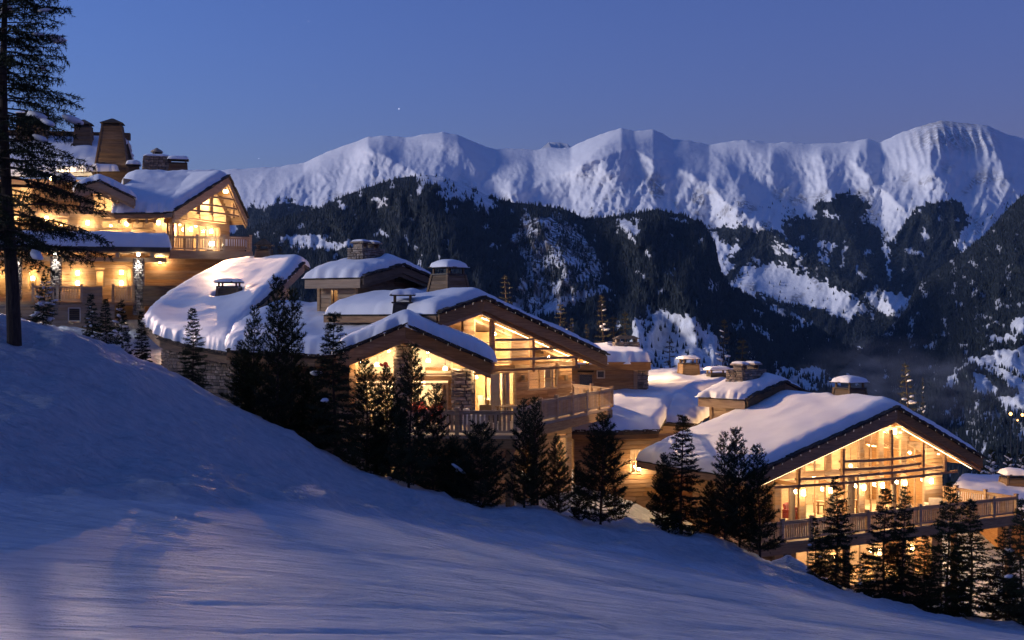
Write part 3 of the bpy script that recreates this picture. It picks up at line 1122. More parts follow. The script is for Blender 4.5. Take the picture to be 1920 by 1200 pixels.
def smooth1(a, it, axis):
    for _ in range(it):
        b = a.copy()
        sl = [slice(None)] * a.ndim
        c = list(sl); c[axis] = slice(1, -1); p = list(sl); p[axis] = slice(2, None); m = list(sl); m[axis] = slice(0, -2)
        b[tuple(c)] = 0.5 * a[tuple(c)] + 0.25 * (a[tuple(p)] + a[tuple(m)])
        a = b
    return a


def snow_loft(parent, rows, thick=0.6, nu=60, nv=30, rnd_edge=0.7, name="snow_cover", seed=0, lump=0.10, soft=6, over=0.10, drop=0.05, mat="snow_roof", holes=(), edges=(1, 1, 1, 1), groove=None):
    """snow lying on a roof: rows of points (local), first row = front. holes: (x, y, r) melted round chimneys.
    edges: rounding on (left, right, front, back)"""
    G = np.stack([resample(r, nu) for r in rows])            # (nr, nu, 3)
    t = np.linspace(0, 1, len(rows)); T = np.linspace(0, 1, nv)
    B = np.stack([np.stack([np.interp(T, t, G[:, i, k]) for k in range(3)], -1) for i in range(nu)], 1)   # (nv, nu, 3)
    S = smooth1(smooth1(B, soft, 0), soft, 1)
    S[..., 2] = np.maximum(S[..., 2], B[..., 2] - thick * 0.45)
    # distance in metres to each edge
    du = np.concatenate([np.zeros((nv, 1)), np.cumsum(np.linalg.norm(np.diff(B, axis=1), axis=2), 1)], 1)
    dv = np.concatenate([np.zeros((1, nu)), np.cumsum(np.linalg.norm(np.diff(B, axis=0), axis=2), 0)], 0)
    dl, dr = du, du[:, -1:] - du
    df, db = dv, dv[-1:] - dv
    prof = np.ones((nv, nu))
    for dd, on in ((dl, edges[0]), (dr, edges[1]), (df, edges[2]), (db, edges[3])):
        if on:
            x = np.clip(dd / (rnd_edge * on), 0, 1)
            prof = prof * np.sqrt(np.clip(1 - (1 - x) ** 2, 0, 1)) ** 0.8
    X, Yc = B[..., 0], B[..., 1]
    nz = fbm(X * 0.35 + seed, Yc * 0.35 - seed, 3) * 0.9 + 0.5 * fbm(X * 1.6 + seed, Yc * 1.6, 2) * np.clip(1.2 - np.minimum(np.minimum(dl, dr), np.minimum(df, db)), 0.15, 1)
    h = thick * prof * (1 + 0.0 * nz) + lump * nz * prof
    if groove is not None:
        h = h + groove(X, Yc) * prof
    for hx, hy, hr in holes:
        q = np.hypot(X - hx, Yc - hy)
        h = h * (1 - 0.85 * np.exp(-(q / hr) ** 3)) + 0.10 * thick * np.exp(-((q - hr * 1.5) / (hr * .5)) ** 2)
    top = S.copy()
    top[..., 2] = np.where(prof > 0.05, S[..., 2], B[..., 2]) + h
    # overhang: push the rim outwards
    cen = B.mean((0, 1))
    rim = np.clip(1 - np.minimum(np.minimum(dl, dr), np.minimum(df, db)) / 0.5, 0, 1) * over
    dirx = B[..., 0] - cen[0]; diry = B[..., 1] - cen[1]; ln = np.hypot(dirx, diry) + 1e-6
    wob = 1 + 1.3 * fbm(X * 1.6 + 5 + seed, Yc * 1.6, 3)
    top[..., 0] += dirx / ln * rim * wob; top[..., 1] += diry / ln * rim * wob
    bot = B.copy(); bot[..., 2] += 0.004; 
    rimm = np.zeros((nv, nu), bool); rimm[0] = rimm[-1] = True; rimm[:, 0] = rimm[:, -1] = True
    top[rimm, 2] -= drop
    bot[rimm, 0] = top[rimm, 0]; bot[rimm, 1] = top[rimm, 1]; bot[rimm, 2] = top[rimm, 2] - 0.03
    bot[~rimm, 2] -= 0.01
    v = np.concatenate([top.reshape(-1, 3), bot.reshape(-1, 3)])
    f = grid_faces(nv, nu); N = nv * nu
    fb = f[:, ::-1] + N
    ring = [i for i in range(nu)] + [r * nu + nu - 1 for r in range(1, nv)] + [(nv - 1) * nu + i for i in range(nu - 2, -1, -1)] + [r * nu for r in range(nv - 2, 0, -1)]
    ring = np.array(ring); nx = np.roll(ring, -1)
    fr = np.stack([nx, ring, ring + N, nx + N], 1)
    return np_mesh(name, v, np.concatenate([f, fb, fr]), mat, parent, smooth=True)


def slab(parent, name, mat, rows, up, down):
    """roof deck through the same rows"""
    G = [list(map(Vector, r)) for r in rows]
    n = len(G[0]); mb = MB()
    for r0, r1 in zip(G[:-1], G[1:]):
        for i in range(n - 1):
            q = [r0[i], r0[i + 1], r1[i + 1], r1[i]]
            a = [p + Vector((0, 0, -down)) for p in q]; b = [p + Vector((0, 0, up)) for p in q]
            mb.add(a + b, [(3, 2, 1, 0), (4, 5, 6, 7), (0, 1, 5, 4), (1, 2, 6, 5), (2, 3, 7, 6), (3, 0, 4, 7)])
    return mb.build(name, mat, parent)


def shingles_along(roof, p, q, seed=0, size=0.30, thick=0.05, hang=0.06, light=True):
    """ragged slate edge under the snow, with a string of small lights hanging from it"""
    r = random.Random(seed)
    p = Vector(p); q = Vector(q); L = (q - p).length; d = (q - p) / L
    me = unit_box("shingle", "shingle"); n = max(2, int(L / size))
    ang = math.atan2(d.z, math.hypot(d.x, d.y)); az = math.atan2(d.y, d.x)
    for k in range(n):
        for lay in (0, 1):
            c = p + d * (L * (k + 0.5 + 0.4 * lay) / n)
            inst("shingle", me, roof, c + Vector((0, 0, 0.02 + lay * 0.07 + r.uniform(-.02, .02))) , (size * r.uniform(.9, 1.25), 0.34 + r.uniform(-.05, .08), thick + r.uniform(0, .025)),
                 (r.uniform(-.08, .08), -ang + r.uniform(-.05, .05), az))
    if light:
        lm = unit_box("fairy_light", "fairy_light")
        m = int(L / 0.62)
        for k in range(m):
            c = p + d * (L * (k + 0.5) / m)
            inst("fairy_light", lm, roof, c + d.cross(Vector((0, 0, 1))).normalized() * 0.19 + Vector((0, 0, -0.04)), (0.018, 0.018, 0.09 + r.uniform(-.03, .03)), (r.uniform(-.2, .2), r.uniform(-.3, .3), 0))


def gable_roof(parent, L, Pk, Rr, d0, d1, snow=0.6, board=0.42, d1l=None, d1r=None, purlins=3, seed=0, snow_kw=None, light=True, soffit="larch_wood", boardmat="larch_wood", backboard=True):
    """L, Pk, Rr: (s, z) of left eave, peak and right eave on the front; roof runs from d0 to d1"""
    d1l = d1 if d1l is None else d1l; d1r = d1 if d1r is None else d1r
    front = [(L[0], d0, L[1]), (Pk[0], d0, Pk[1]), (Rr[0], d0, Rr[1])]
    back = [(L[0], d1l, L[1]), (Pk[0], d1, Pk[1]), (Rr[0], d1r, Rr[1])]
    roof = slab(parent, "roof", "shingle", [front, back], 0.10, 0.04)
    ins = lambda pts, e: [(p[0], p[1] + e, p[2]) for p in pts]
    sf = slab(roof, "soffit", soffit, [ins(front, 0.03), ins(back, -0.03)], -0.042, 0.10)
    for k, (a, b) in enumerate(((front[0], front[1]), (front[1], front[2]))):
        a, b = Vector(a), Vector(b)
        dn = Vector((0, 0, -1))
        mb = MB(); e = 0.07
        hgt = board
        poly = [a + Vector((0, -e, 0.03)), b + Vector((0, -e, 0.03)), b + Vector((0, -e, -hgt)), a + Vector((0, -e, -hgt))]
        gap = 0.004
        if k == 0:
            poly[1].x -= gap; poly[2].x -= gap
        else:
            poly[0].x += gap; poly[3].x += gap
        mb.prism(poly, (0, e + 0.02, 0)); mb.build("barge_board", boardmat, roof)
        mb = MB()
        p2 = [a + Vector((0, 0.05, -hgt + 0.02)), b + Vector((0, 0.05, -hgt + 0.02)), b + Vector((0, 0.05, -hgt - 0.2)), a + Vector((0, 0.05, -hgt - 0.2))]
        mb.prism(p2, (0, 0.10, 0)); mb.build("barge_board", boardmat, roof)
        shingles_along(roof, a + Vector((0, -0.03, 0.09)), b + Vector((0, -0.03, 0.09)), seed * 10 + k, light=light)
    # eave boards
    for a, b in ((front[0], back[0]), (front[2], back[2])):
        sgn = -1 if a[0] < Pk[0] else 1
        mb = MB(); mb.box(a[0] - 0.04 if sgn > 0 else a[0] - 0.05, a[0] + 0.05 if sgn > 0 else a[0] + 0.04, a[1] + 0.10, b[1] - 0.05, a[2] - 0.36, a[2] - 0.045)
        mb.build("eave_board", boardmat, roof)
    # purlins carrying the overhang
    for k in range(purlins):
        for (a, b) in ((front[0], front[1]), (front[2], front[1])):
            t = (k + 0.45) / purlins
            x = a[0] + (b[0] - a[0]) * t; z = a[2] + (b[2] - a[2]) * t - 0.28
            mb = MB(); mb.box(x - 0.11, x + 0.11, d0 + 0.22, d0 + 3.2, z - 0.13, z + 0.13); mb.build("purlin", boardmat, roof)
    mb = MB(); mb.box(Pk[0] - 0.14, Pk[0] + 0.14, d0 + 0.16, d0 + 3.4, Pk[1] - 0.55, Pk[1] - 0.20); mb.build("ridge_beam", boardmat, roof)
    kw = dict(thick=snow, seed=seed * 3.1, nu=70, nv=34)
    kw.update(snow_kw or {})
    up = lambda pts: [(p[0], p[1], p[2] + 0.13) for p in pts]
    f2 = [(front[0][0], d0 + 0.15, front[0][2]), (Pk[0], d0 + 0.15, Pk[1]), (front[2][0], d0 + 0.15, front[2][2])]
    snow_loft(roof, [up(f2), up(back)], **kw)
    return roof


def railing(parent, pts, h=1.0, mat="pale_wood", post_every=1.9, gap=0.15, name="balcony_railing", endposts=True, bal=0.095):
    """pts: local floor-level points of the rail line"""
    pts = [Vector(p) for p in pts]
    mb = MB()
    for a, b in zip(pts[:-1], pts[1:]):
        up = Vector((0, 0, 1))
        mb.beam(a + up * (h - 0.03), b + up * (h - 0.03), 0.13, 0.06)
        mb.beam(a + up * (h - 0.13), b + up * (h - 0.13), 0.05, 0.10)
        mb.beam(a + up * 0.12, b + up * 0.12, 0.06, 0.10)
    rl = mb.build(name, mat, parent)
    pm = unit_box("post", mat); bm = unit_box("baluster", mat)
    done = []
    for a, b in zip(pts[:-1], pts[1:]):
        L = (b - a).length; d = (b - a) / L; az = math.atan2(d.y, d.x)
        n = max(1, round(L / post_every))
        for k in range(n + 1):
            c = a + d * L * k / n
            if not any((c - q).length < 0.1 for q in done):
                done.append(c)
                inst("post", pm, rl, c + Vector((0, 0, h / 2 + 0.02)), (0.17, 0.17, h + 0.12), (0, 0, az))
                inst("post_cap", pm, rl, c + Vector((0, 0, h + 0.115)), (0.21, 0.21, 0.05), (0, 0, az))
        m = int(L / gap)
        for k in range(m):
            c = a + d * (L * (k + 0.5) / m)
            if min((c - q).length for q in done) < 0.14:
                continue
            inst("baluster", bm, rl, c + Vector((0, 0, (h - 0.18 + 0.17) / 2)), (bal, 0.035, h - 0.18 - 0.17), (0, 0, az))
    return rl


def stone_clad(core, faces, z0, z1, row=0.17, seed=0, size=0.34):
    """faces: list of functions z -> (left point, right point) of each visible face, outward normal on the right-hand side walking left to right"""
    r = random.Random(seed)
    for fc in faces:
        z = z0
        while z < z1 - 0.05:
            h = min(row * r.uniform(0.7, 1.35), z1 - z)
            a, b = fc(z + h / 2)
            a = Vector(a); b = Vector(b); L = (b - a).length
            if L < 0.1:
                break
            d = (b - a) / L; az = math.atan2(d.y, d.x)
            x = 0.0
            while x < L - 0.02:
                w = min(size * r.uniform(0.55, 1.5), L - x)
                if L - x - w < 0.12:
                    w = L - x
                c = a + d * (x + w / 2)
                inst("stone", stone_mesh(r.randrange(6)), core, (c.x, c.y, z + h / 2), (w - 0.02, 0.16 + r.uniform(0, .08), h - 0.02), (r.uniform(-.05, .05), r.uniform(-.04, .04), az + r.uniform(-.06, .06)))
                x += w
            z += h


def stone_box(parent, name, x0, x1, y0, y1, z0, z1, taper=0.0, seed=0, back=False, row=0.17, size=0.34):
    mb = MB()
    cx, cy = (x0 + x1) / 2, (y0 + y1) / 2
    w, dd = x1 - x0, y1 - y0
    mb.frustum(cx, cy, z0, z1, w - 0.06, dd - 0.06, w - 0.06 - taper, dd - 0.06 - taper)
    core = mb.build(name, "mortar", parent)

    def half(z):
        t = (z - z0) / (z1 - z0)
        return (w - taper * t) / 2, (dd - taper * t) / 2
    fcs = [lambda z: ((cx - half(z)[0], cy - half(z)[1], z), (cx + half(z)[0], cy - half(z)[1], z)),
           lambda z: ((cx + half(z)[0], cy - half(z)[1], z), (cx + half(z)[0], cy + half(z)[1], z)),
           lambda z: ((cx - half(z)[0], cy + half(z)[1], z), (cx - half(z)[0], cy - half(z)[1], z))]
    if back:
        fcs.append(lambda z: ((cx + half(z)[0], cy + half(z)[1], z), (cx - half(z)[0], cy + half(z)[1], z)))
    stone_clad(core, fcs, z0, z1, row, seed, size)
    return core


def snow_pad(parent, cx, cy, z, w, d, h, seed=0, name="snow_cap"):
    return snow_loft(parent, [[(cx - w / 2, cy - d / 2, z), (cx + w / 2, cy - d / 2, z)], [(cx - w / 2, cy + d / 2, z), (cx + w / 2, cy + d / 2, z)]],
                     thick=h, nu=14, nv=12, rnd_edge=min(w, d) * 0.42, name=name, seed=seed, lump=h * 0.18, soft=0, over=0.06, drop=0.02)


def chimney(parent, cx, cy, z0, z1, w, d, kind="wood", taper=0.3, cap=True, capsnow=0.16, seed=0, capgap=0.28, rz=0.0, peaked=True):
    """local coordinates of the house. kind: wood boards or stone"""
    if kind == "stone":
        core = stone_box(parent, "chimney", cx - w / 2, cx + w / 2, cy - d / 2, cy + d / 2, z0, z1, taper, seed)
    else:
        mb = MB(); mb.frustum(cx, cy, z0, z1, w, d, w - taper, d - taper)
        core = mb.build("chimney", "aged_wood" if kind == "wood" else "dark_metal", parent)
        me = unit_box("plank", "aged_wood")
        z = z0; row = 0.2
        if kind == "wood":
            while z < z1 - 0.02:
                h = min(row, z1 - z); t = (z + h / 2 - z0) / (z1 - z0)
                ww, dd2 = w - taper * t, d - taper * t
                inst("plank", me, core, (cx, cy - dd2 / 2 - 0.015, z + h / 2), (ww - 0.03, 0.035, h - 0.025))
                inst("plank", me, core, (cx - ww / 2 - 0.015, cy, z + h / 2), (0.035, dd2 - 0.03, h - 0.025))
                inst("plank", me, core, (cx + ww / 2 + 0.015, cy, z + h / 2), (0.035, dd2 - 0.03, h - 0.025))
                z += h
            # corner boards
            cb = MB()
            for sx in (-1, 1):
                for sy in (-1, 1):
                    cb.beam((cx + sx * (w / 2 + 0.01), cy + sy * (d / 2 + 0.01), z0), (cx + sx * ((w - taper) / 2 + 0.01), cy + sy * ((d - taper) / 2 + 0.01), z1 + 0.02), 0.13, 0.13, up=(0, 1, 0))
            cb.build("corner_board", "aged_wood", core)
    if cap:
        tw, td = w - taper, d - taper
        mb = MB()
        mb.box(cx - tw / 2 - 0.08, cx + tw / 2 + 0.08, cy - td / 2 - 0.08, cy + td / 2 + 0.08, z1 + 0.03, z1 + 0.10)
        mb.build("collar", "dark_metal" if kind != "stone" else "shingle", core)
        for sx in (-1, 1):
            for sy in (-1, 1):
                pb = MB(); x, y = cx + sx * (tw / 2 - 0.06), cy + sy * (td / 2 - 0.06)
                pb.box(x - 0.05, x + 0.05, y - 0.05, y + 0.05, z1 + 0.10, z1 + 0.10 + capgap); pb.build("cap_post", "aged_wood", core)
        zc = z1 + 0.10 + capgap
        mb = MB()
        ow, od = tw + 0.34, td + 0.34
        if peaked:
            mb.frustum(cx, cy, zc, zc + 0.06, ow, od, ow, od)
            mb.frustum(cx, cy, zc + 0.062, zc + 0.26 + (0 if capsnow else .22), ow - 0.05, od - 0.05, 0.15, 0.15)
        else:
            mb.frustum(cx, cy, zc, zc + 0.09, ow, od, ow - 0.05, od - 0.05)
        mb.build("cap", "shingle", core)
        if capsnow:
            snow_pad(core, cx, cy, zc + (0.08 if peaked else 0.092), ow - 0.06, od - 0.06, capsnow + (0.16 if peaked else 0), seed)
    return core


def sconce(parent, x, y, z, power=14.0, name="wall_lamp", glow="lamp_warm", r=0.09, colr=(1.0, 0.70, 0.38), light=True):
    """a small lit cylinder lamp on a wall (local), with its own light"""
    mb = MB(); mb.lathe([(r, -0.14), (r * 1.05, 0), (r, 0.14)], x, y, 10)
    for i, vtx in enumerate(mb.v):
        mb.v[i] = (vtx[0], vtx[1], vtx[2] + z)
    lo = mb.build(name, glow, parent)
    if light:
        ld = bpy.data.lights.new("lamp_light", 'POINT'); ld.energy = power * 3.0; ld.color = colr; ld.shadow_soft_size = 0.12
        l = bpy.data.objects.new("lamp_light", ld); l.location = (x, y - r - 0.12, z); link(l, parent)
    return lo


LK = 1.75        # how strongly the rooms are lit


def point(parent, loc, power, colr=(1.0, 0.71, 0.40), r=0.25):
    ld = bpy.data.lights.new("room_light", 'POINT'); ld.energy = power * LK; ld.color = colr; ld.shadow_soft_size = r
    l = bpy.data.objects.new("room_light", ld); l.location = loc
    return link(l, parent)


def pendant(parent, x, y, z, drop=0.8, power=60, r=0.12):
    mb = MB(); mb.lathe([(r * .5, z + r * .9), (r, z), (r * .75, z - r * .6)], x, y, 12); lo = mb.build("ceiling_lamp", "lamp_soft", parent)
    cb = MB(); cb.tube([(x, y, z + r * .9), (x, y, z + r * .9 + drop)], [0.012, 0.012], 5); cb.build("cord", "dark_metal", lo)
    point(parent, (x, y, z - r - 0.15), power)
    return lo


def curtain(parent, a0, a1, z0, z1, d, mat="curtain", waves=5):
    n = 24; mb = MB(); vs = []; fs = []
    for k in range(n + 1):
        a = a0 + (a1 - a0) * k / n; y = d + 0.06 * math.sin(k / n * waves * 2 * math.pi)
        vs += [(a, y, z0), (a, y, z1)]
    for k in range(n):
        fs.append((2 * k, 2 * k + 2, 2 * k + 3, 2 * k + 1))
    mb.add(vs, fs)
    return mb.build("curtain", mat, parent, smooth=True)


def room(parent, x0, x1, y0, y1, z0, z1, wallmat="room_wood", ceil=True):
    """floor, back and side walls behind a glazed front"""
    MB().box(x0 - .1, x1 + .1, y0, y1 + .1, z0 - 0.2, z0).build("room_floor", "room_wood", parent)
    MB().box(x0, x1, y1, y1 + 0.1, z0 + .002, z1).build("room_wall", wallmat, parent)
    MB().box(x0 - 0.1, x0 - .002, y0, y1 + .1, z0 + .002, z1).build("room_wall", wallmat, parent)
    MB().box(x1 + .002, x1 + 0.1, y0, y1 + .1, z0 + .002, z1).build("room_wall", wallmat, parent)
    if ceil:
        MB().box(x0 - .1, x1 + .1, y0, y1 + .1, z1 + .002, z1 + 0.12).build("room_ceiling", wallmat, parent)


def light_strip(parent, a, b, off=(0, 0.22, -0.62)):
    """lit strip tucked behind a barge board"""
    o = Vector(off); mb = MB(); mb.beam(Vector(a) + o, Vector(b) + o, .025, .025)
    return mb.build("light_strip", "light_strip", parent)


def added_eave_light(parent, x, y, z, power):  # added light source, not a known fixture of the chalets
    """small unseen lamp added under the eaves to brighten the facade"""
    mb = MB(); mb.lathe([(.07, z - .05), (.07, z)], x, y, 8); lo = mb.build("added_eave_light", "lamp_soft", parent)
    ld = bpy.data.lights.new("added_eave_beam", 'POINT'); ld.energy = power; ld.color = (1.0, .70, .38); ld.shadow_soft_size = .08
    l = bpy.data.objects.new("added_eave_beam", ld); l.location = (x, y, z - .14); link(l, parent)
    return lo
def zline(pts):
    xs, zs = zip(*pts)
    return lambda x: float(np.interp(x, xs, zs))


# ================================================================== right-hand chalet
fr = Frame(1681, 769, 66, 30, -15.0)
c = fr.empty("chalet")
tag(c, "timber chalet at right with glowing glass gable, bowed slats and wide deck", "chalet")
L, Pk, Rr = fr.sz(1400, 900), fr.sz(1681, 769), fr.sz(1841, 861)
ez = (L[1] + Rr[1]) / 2; L = (L[0], ez); Rr = (Rr[0], ez)
gable_roof(c, L, Pk, Rr, 0.0, 9.2, snow=0.62, board=0.46, purlins=3, seed=1,
           snow_kw=dict(nu=110, nv=60, lump=0.10, soft=8, rnd_edge=0.8, holes=[(fr.pix(1593, 745, 4).x, 4.0, 0.75)],
                        groove=lambda X, Y: 0.06 * np.sin((Y * 0.95 + X * .25) * 2 * math.pi / 0.45) * np.clip(1.25 - np.hypot((X + 9.2) / 2.6, (Y - 6.8) / 3.2), 0, 1)))
roofz = zline([L, Pk, Rr])
D = 2.2
FL = 4.1
sx = lambda u, d=D: fr.sz(u, 900, d)[0]
xl, xr = sx(1452), sx(1766)
outline = [(xl, -2.6), (xr, -2.6), (xr, roofz(xr) - 0.15), (Pk[0], Pk[1] - 0.15), (xl, roofz(xl) - 0.15)]
ops = []
pairs = [(1462, 1500), (1507, 1550), (1556, 1612), (1619, 1648), (1654, 1690), (1697, 1734)]
up_p, lo_p, gr_p = [], [], []
for a, b in pairs:
    a, b = sx(a), sx(b)
    up = [(a, FL + 2.75), (b, FL + 2.75), (b, roofz(b) - 0.62)]
    if a < Pk[0] < b:
        up.append((Pk[0], Pk[1] - 0.62))
    up.append((a, roofz(a) - 0.62))
    up_p.append(up)
    lo_p.append([(a, FL + 0.05), (b, FL + 0.05), (b, FL + 2.42), (a, FL + 2.42)])
for a, b in ((1490, 1540), (1585, 1640), (1655, 1700), (1712, 1748)):
    a, b = sx(a), sx(b)
    gr_p.append([(a, 0.5), (b, 0.5), (b, 3.1), (a, 3.1)])
plank_wall(c, outline, up_p + lo_p + gr_p, D, mat="pale_wood", row=0.22)
for p in up_p:
    window(c, p, D, mull=[('v', (p[0][0] + p[1][0]) / 2)] if p[1][0] - p[0][0] > 1.0 else ())
for p in lo_p:
    window(c, p, D, mull=[('v', (p[0][0] + p[1][0]) / 2)])
for p in gr_p:
    window(c, p, D, mull=[('v', (p[0][0] + p[1][0]) / 2)])
plank_wall(c, [(D + .14, -2.6), (9.0, -2.6), (9.0, roofz(xr) - 0.2), (D + .14, roofz(xr) - 0.2)], (), side=xr, flip=1, mat="larch_wood")
plank_wall(c, [(D + .14, -2.6), (9.0, -2.6), (9.0, roofz(xl) - 0.2), (D + .14, roofz(xl) - 0.2)], (), side=xl, flip=-1, mat="larch_wood")
# rooms
MB().prism([(x, 7.6, z) for x, z in [(xl + .2, FL), (xr - .2, FL), (xr - .2, roofz(xr) - .15), (Pk[0], Pk[1] - .15), (xl + .2, roofz(xl) - .15)]], (0, .1, 0)).build("room_wall", "room_wood", c)
MB().box(xl + .15, xr - .15, D + .13, 9.0, FL - 0.25, FL).build("room_floor", "room_wood", c)
MB().box(xl + .15, xr - .15, D + .13, 9.0, 0.2, 0.4).build("room_floor", "room_wood", c)
MB().box(xl + .2, xr - .2, 6.6, 6.7, 0.41, FL - .26).build("room_wall", "room_wood", c)
mz = MB().box(xl + .2, sx(1612), 5.2, 7.55, FL + 2.5, FL + 2.68).build("gallery_floor", "larch_wood", c)
for x, y, z, pw in ((sx(1500), 4.6, FL + 2.1, 220), (sx(1580), 4.4, FL + 2.2, 260), (sx(1650), 4.4, FL + 2.6, 320), (sx(1715), 4.2, FL + 2.3, 240)):
    pendant(c, x, y, z, 0.9, pw)
for u in (1530, 1672, 1640):
    pendant(c, sx(u), 5.2, FL + 4.0, 0.7, 240)
for u in (1510, 1600, 1680, 1735):
    pendant(c, sx(u), 4.2, 2.8, 0.4, 170)
for (a, b) in ((0, 0), (1, 1), (2, 2), (3, 3), (4, 4), (5, 5)):
    p = lo_p[a]
    w = p[1][0] - p[0][0]
    curtain(c, p[0][0] + 0.05, p[0][0] + 0.05 + 0.26 * w, FL + 0.06, FL + 2.38, D + 0.35)
    if a % 2 == 0:
        curtain(c, p[1][0] - 0.25 * w, p[1][0] - 0.05, FL + 0.06, FL + 2.38, D + 0.35)
for u in (1503, 1553, 1616, 1651, 1693, 1742):
    sconce(c, sx(u), D - 0.16, FL + 1.75, 26)
for u in (1563, 1645, 1706):
    sconce(c, sx(u), D - 0.16, 2.2, 20)
sconce(c, sx(1672), D - 0.22, FL + 4.7, 40, name="gable_lamp")
# bowed slats on hanging posts in front of the glass
sl = MB()
pu = [(1497, 876, 917), (1580, 842, 918), (1671, 806, 908), (1730, 824, 896), (1771, 846, 886)]
for u, v0, v1 in pu:
    (s0, z0), (s1, z1) = fr.sz(u, v0, 0.45), fr.sz(u, v1, 0.45)
    MB().box(s0 - .08, s0 + .08, 0.37, 0.53, z1, min(z0, roofz(s0) - 0.3)).build("hanging_post", "larch_wood", c)
for (u0, v0, u1, v1) in ((1578, 866, 1733, 854), (1578, 882, 1733, 868), (1495, 900, 1773, 875), (1455, 915, 1800, 884)):
    (s0, z0), (s1, z1) = fr.sz(u0, v0, 0.4), fr.sz(u1, v1, 0.4)
    zz = (z0 + z1) / 2
    mb = MB(); n = 12
    for k in range(n):
        t0, t1 = k / n, (k + 1) / n
        f = lambda t: Vector((s0 + (s1 - s0) * t, 0.28 - 0.55 * (1 - (2 * t - 1) ** 2) + 0.3, zz))
        mb.beam(f(t0), f(t1), 0.09, 0.13)
    mb.build("bowed_slat", "larch_wood", c)
# cross beams between wall and slats
for u, v0, v1 in pu:
    s0, z1 = fr.sz(u, v1, 0.45)
    MB().box(s0 - .07, s0 + .07, 0.54, D - 0.06, z1 + 0.12, z1 + 0.30).build("tie_beam", "larch_wood", c)
# deck
sR = 8.35
dk = MB().prism([(-11, -1.15, FL - .28), (sR + .15, -1.15, FL - .28), (sR + .15, 5.4, FL - .28), (xr + .05, 5.4, FL - .28), (xr + .05, D - .06, FL - .28), (-11, D - .06, FL - .28)], (0, 0, 0.24)).build("deck", "pale_wood", c)
MB().box(-11, sR + .2, -1.24, -1.155, FL - .55, FL - .06).build("fascia", "larch_wood", dk)
MB().box(sR + .155, sR + .24, -1.15, 5.4, FL - .55, FL - .06).build("fascia", "larch_wood", dk)
bd = unit_box("deck_board", "pale_wood")
for k in range(16):
    inst("deck_board", bd, dk, ((sR - 11) / 2, -1.05 + k * 0.2, FL - 0.022), (sR + 11, 0.185, 0.03))
railing(c, [(-10.9, -1.0, FL), (sR, -1.0, FL), (sR, 5.2, FL)], h=1.02)
for s_ in (-8.5, -4.5, -0.5, 3.5, 7.9):
    MB().box(s_ - .13, s_ + .13, -0.95, -0.69, -1.2, FL - .285).build("support_post", "larch_wood", c)
q = fr.pix(1593, 750, 4.0)
chimney(c, q.x, 4.0, roofz(q.x) + 0.1, q.z + 0.62, 1.5, 1.5, "wood", 0.35, capsnow=0.14, seed=4, capgap=0.26)
for a, b in ((L, Pk), (Pk, Rr)):
    a3, b3 = Vector((a[0], 0, a[1])), Vector((b[0], 0, b[1])); light_strip(c, a3.lerp(b3, .10), a3.lerp(b3, .92), (0, .25, -.74))
for s_ in (-8.2, -5.0, -1.8, 1.6, 4.6):
    added_eave_light(c, s_, 1.2, roofz(s_) - .62, 130)
sconce(c, xr + .35, 9.35, roofz(xr) - 1.2, 2600, name="added_rear_lamp", colr=(1.0, .60, .26))  # unseen lamp, added to light the firs behind the ridge
right_chalet = c; right_frame = fr; R_D, R_FL = D, FL
R_sx = sx

# ================================================================== middle chalet, tall gable turned to the right (rear wing)
fr = Frame(905, 563, 61, 48, -10.0)
c = fr.empty("chalet")
tag(c, "tall timber chalet in the middle, its long roof sloping right over slatted balcony beams", "chalet")
L, Pk, Rr = fr.sz(822, 591), fr.sz(905, 563), fr.sz(1137, 669)
gable_roof(c, L, Pk, Rr, 0.0, 8.5, snow=0.55, board=0.5, purlins=3, seed=2, snow_kw=dict(nu=90, nv=40, rnd_edge=0.75, holes=[(0.0, 3.6, 0.9)]))
roofz = zline([L, Pk, Rr]); D = 1.6
FL = 10 - 4.98
sx = lambda u, v=700: fr.sz(u, v, D)[0]
xl, xr = sx(868), sx(1071)
outline = [(xl, 0.5), (xr, 0.5), (xr, roofz(xr) - .2), (Pk[0], Pk[1] - .2), (xl, roofz(xl) - .2)]
S = lambda *uv: [fr.sz(u, v, D) for u, v in uv]


def flat(p):      # a rectangle in pixels becomes an upright rectangle on the wall
    a0 = (p[0][0] + p[3][0]) / 2; a1 = (p[1][0] + p[2][0]) / 2; z0 = (p[0][1] + p[1][1]) / 2; z1 = (p[2][1] + p[3][1]) / 2
    return [(a0, z0), (a1, z0), (a1, z1), (a0, z1)]


a0, a1 = sx(888), sx(958); zb_ = fr.sz(925, 682, D)[1]
winA = [(a0, zb_), (a1, zb_), (a1, roofz(a1) - 0.62), (a0, roofz(a0) - 0.62)]
b0, b1 = sx(992), sx(1046); zb2 = fr.sz(1015, 677, D)[1]
winB = [(b0, zb2), (b1, zb2), (b1, roofz(b1) - 0.60), (b0, roofz(b0) - 0.60)]
door = [(a0, FL + 0.06), (sx(967), FL + 0.06), (sx(967), fr.sz(930, 698, D)[1]), (a0, fr.sz(930, 698, D)[1])]
winD = flat(S((989, 731), (1045, 729), (1045, 690), (989, 691)))
lowA = [(sx(975), 1.2), (sx(1005), 1.2), (sx(1005), 3.6), (sx(975), 3.6)]
lowB = [(sx(1040), 1.2), (sx(1062), 1.2), (sx(1062), 3.6), (sx(1040), 3.6)]
plank_wall(c, outline, [winA, winB, door, winD, lowA, lowB], D, mat="larch_wood", row=0.23)
window(c, winA, D, mull=[('h', zb_ + 1.1)]); window(c, winB, D)
window(c, door, D, name="glazed_door", mull=[('v', sx(912)), ('v', sx(948))])
window(c, winD, D, mull=[('v', winD[0][0] * .6 + winD[1][0] * .4), ('v', winD[0][0] * .2 + winD[1][0] * .8), ('h', (winD[0][1] + winD[2][1]) / 2)])
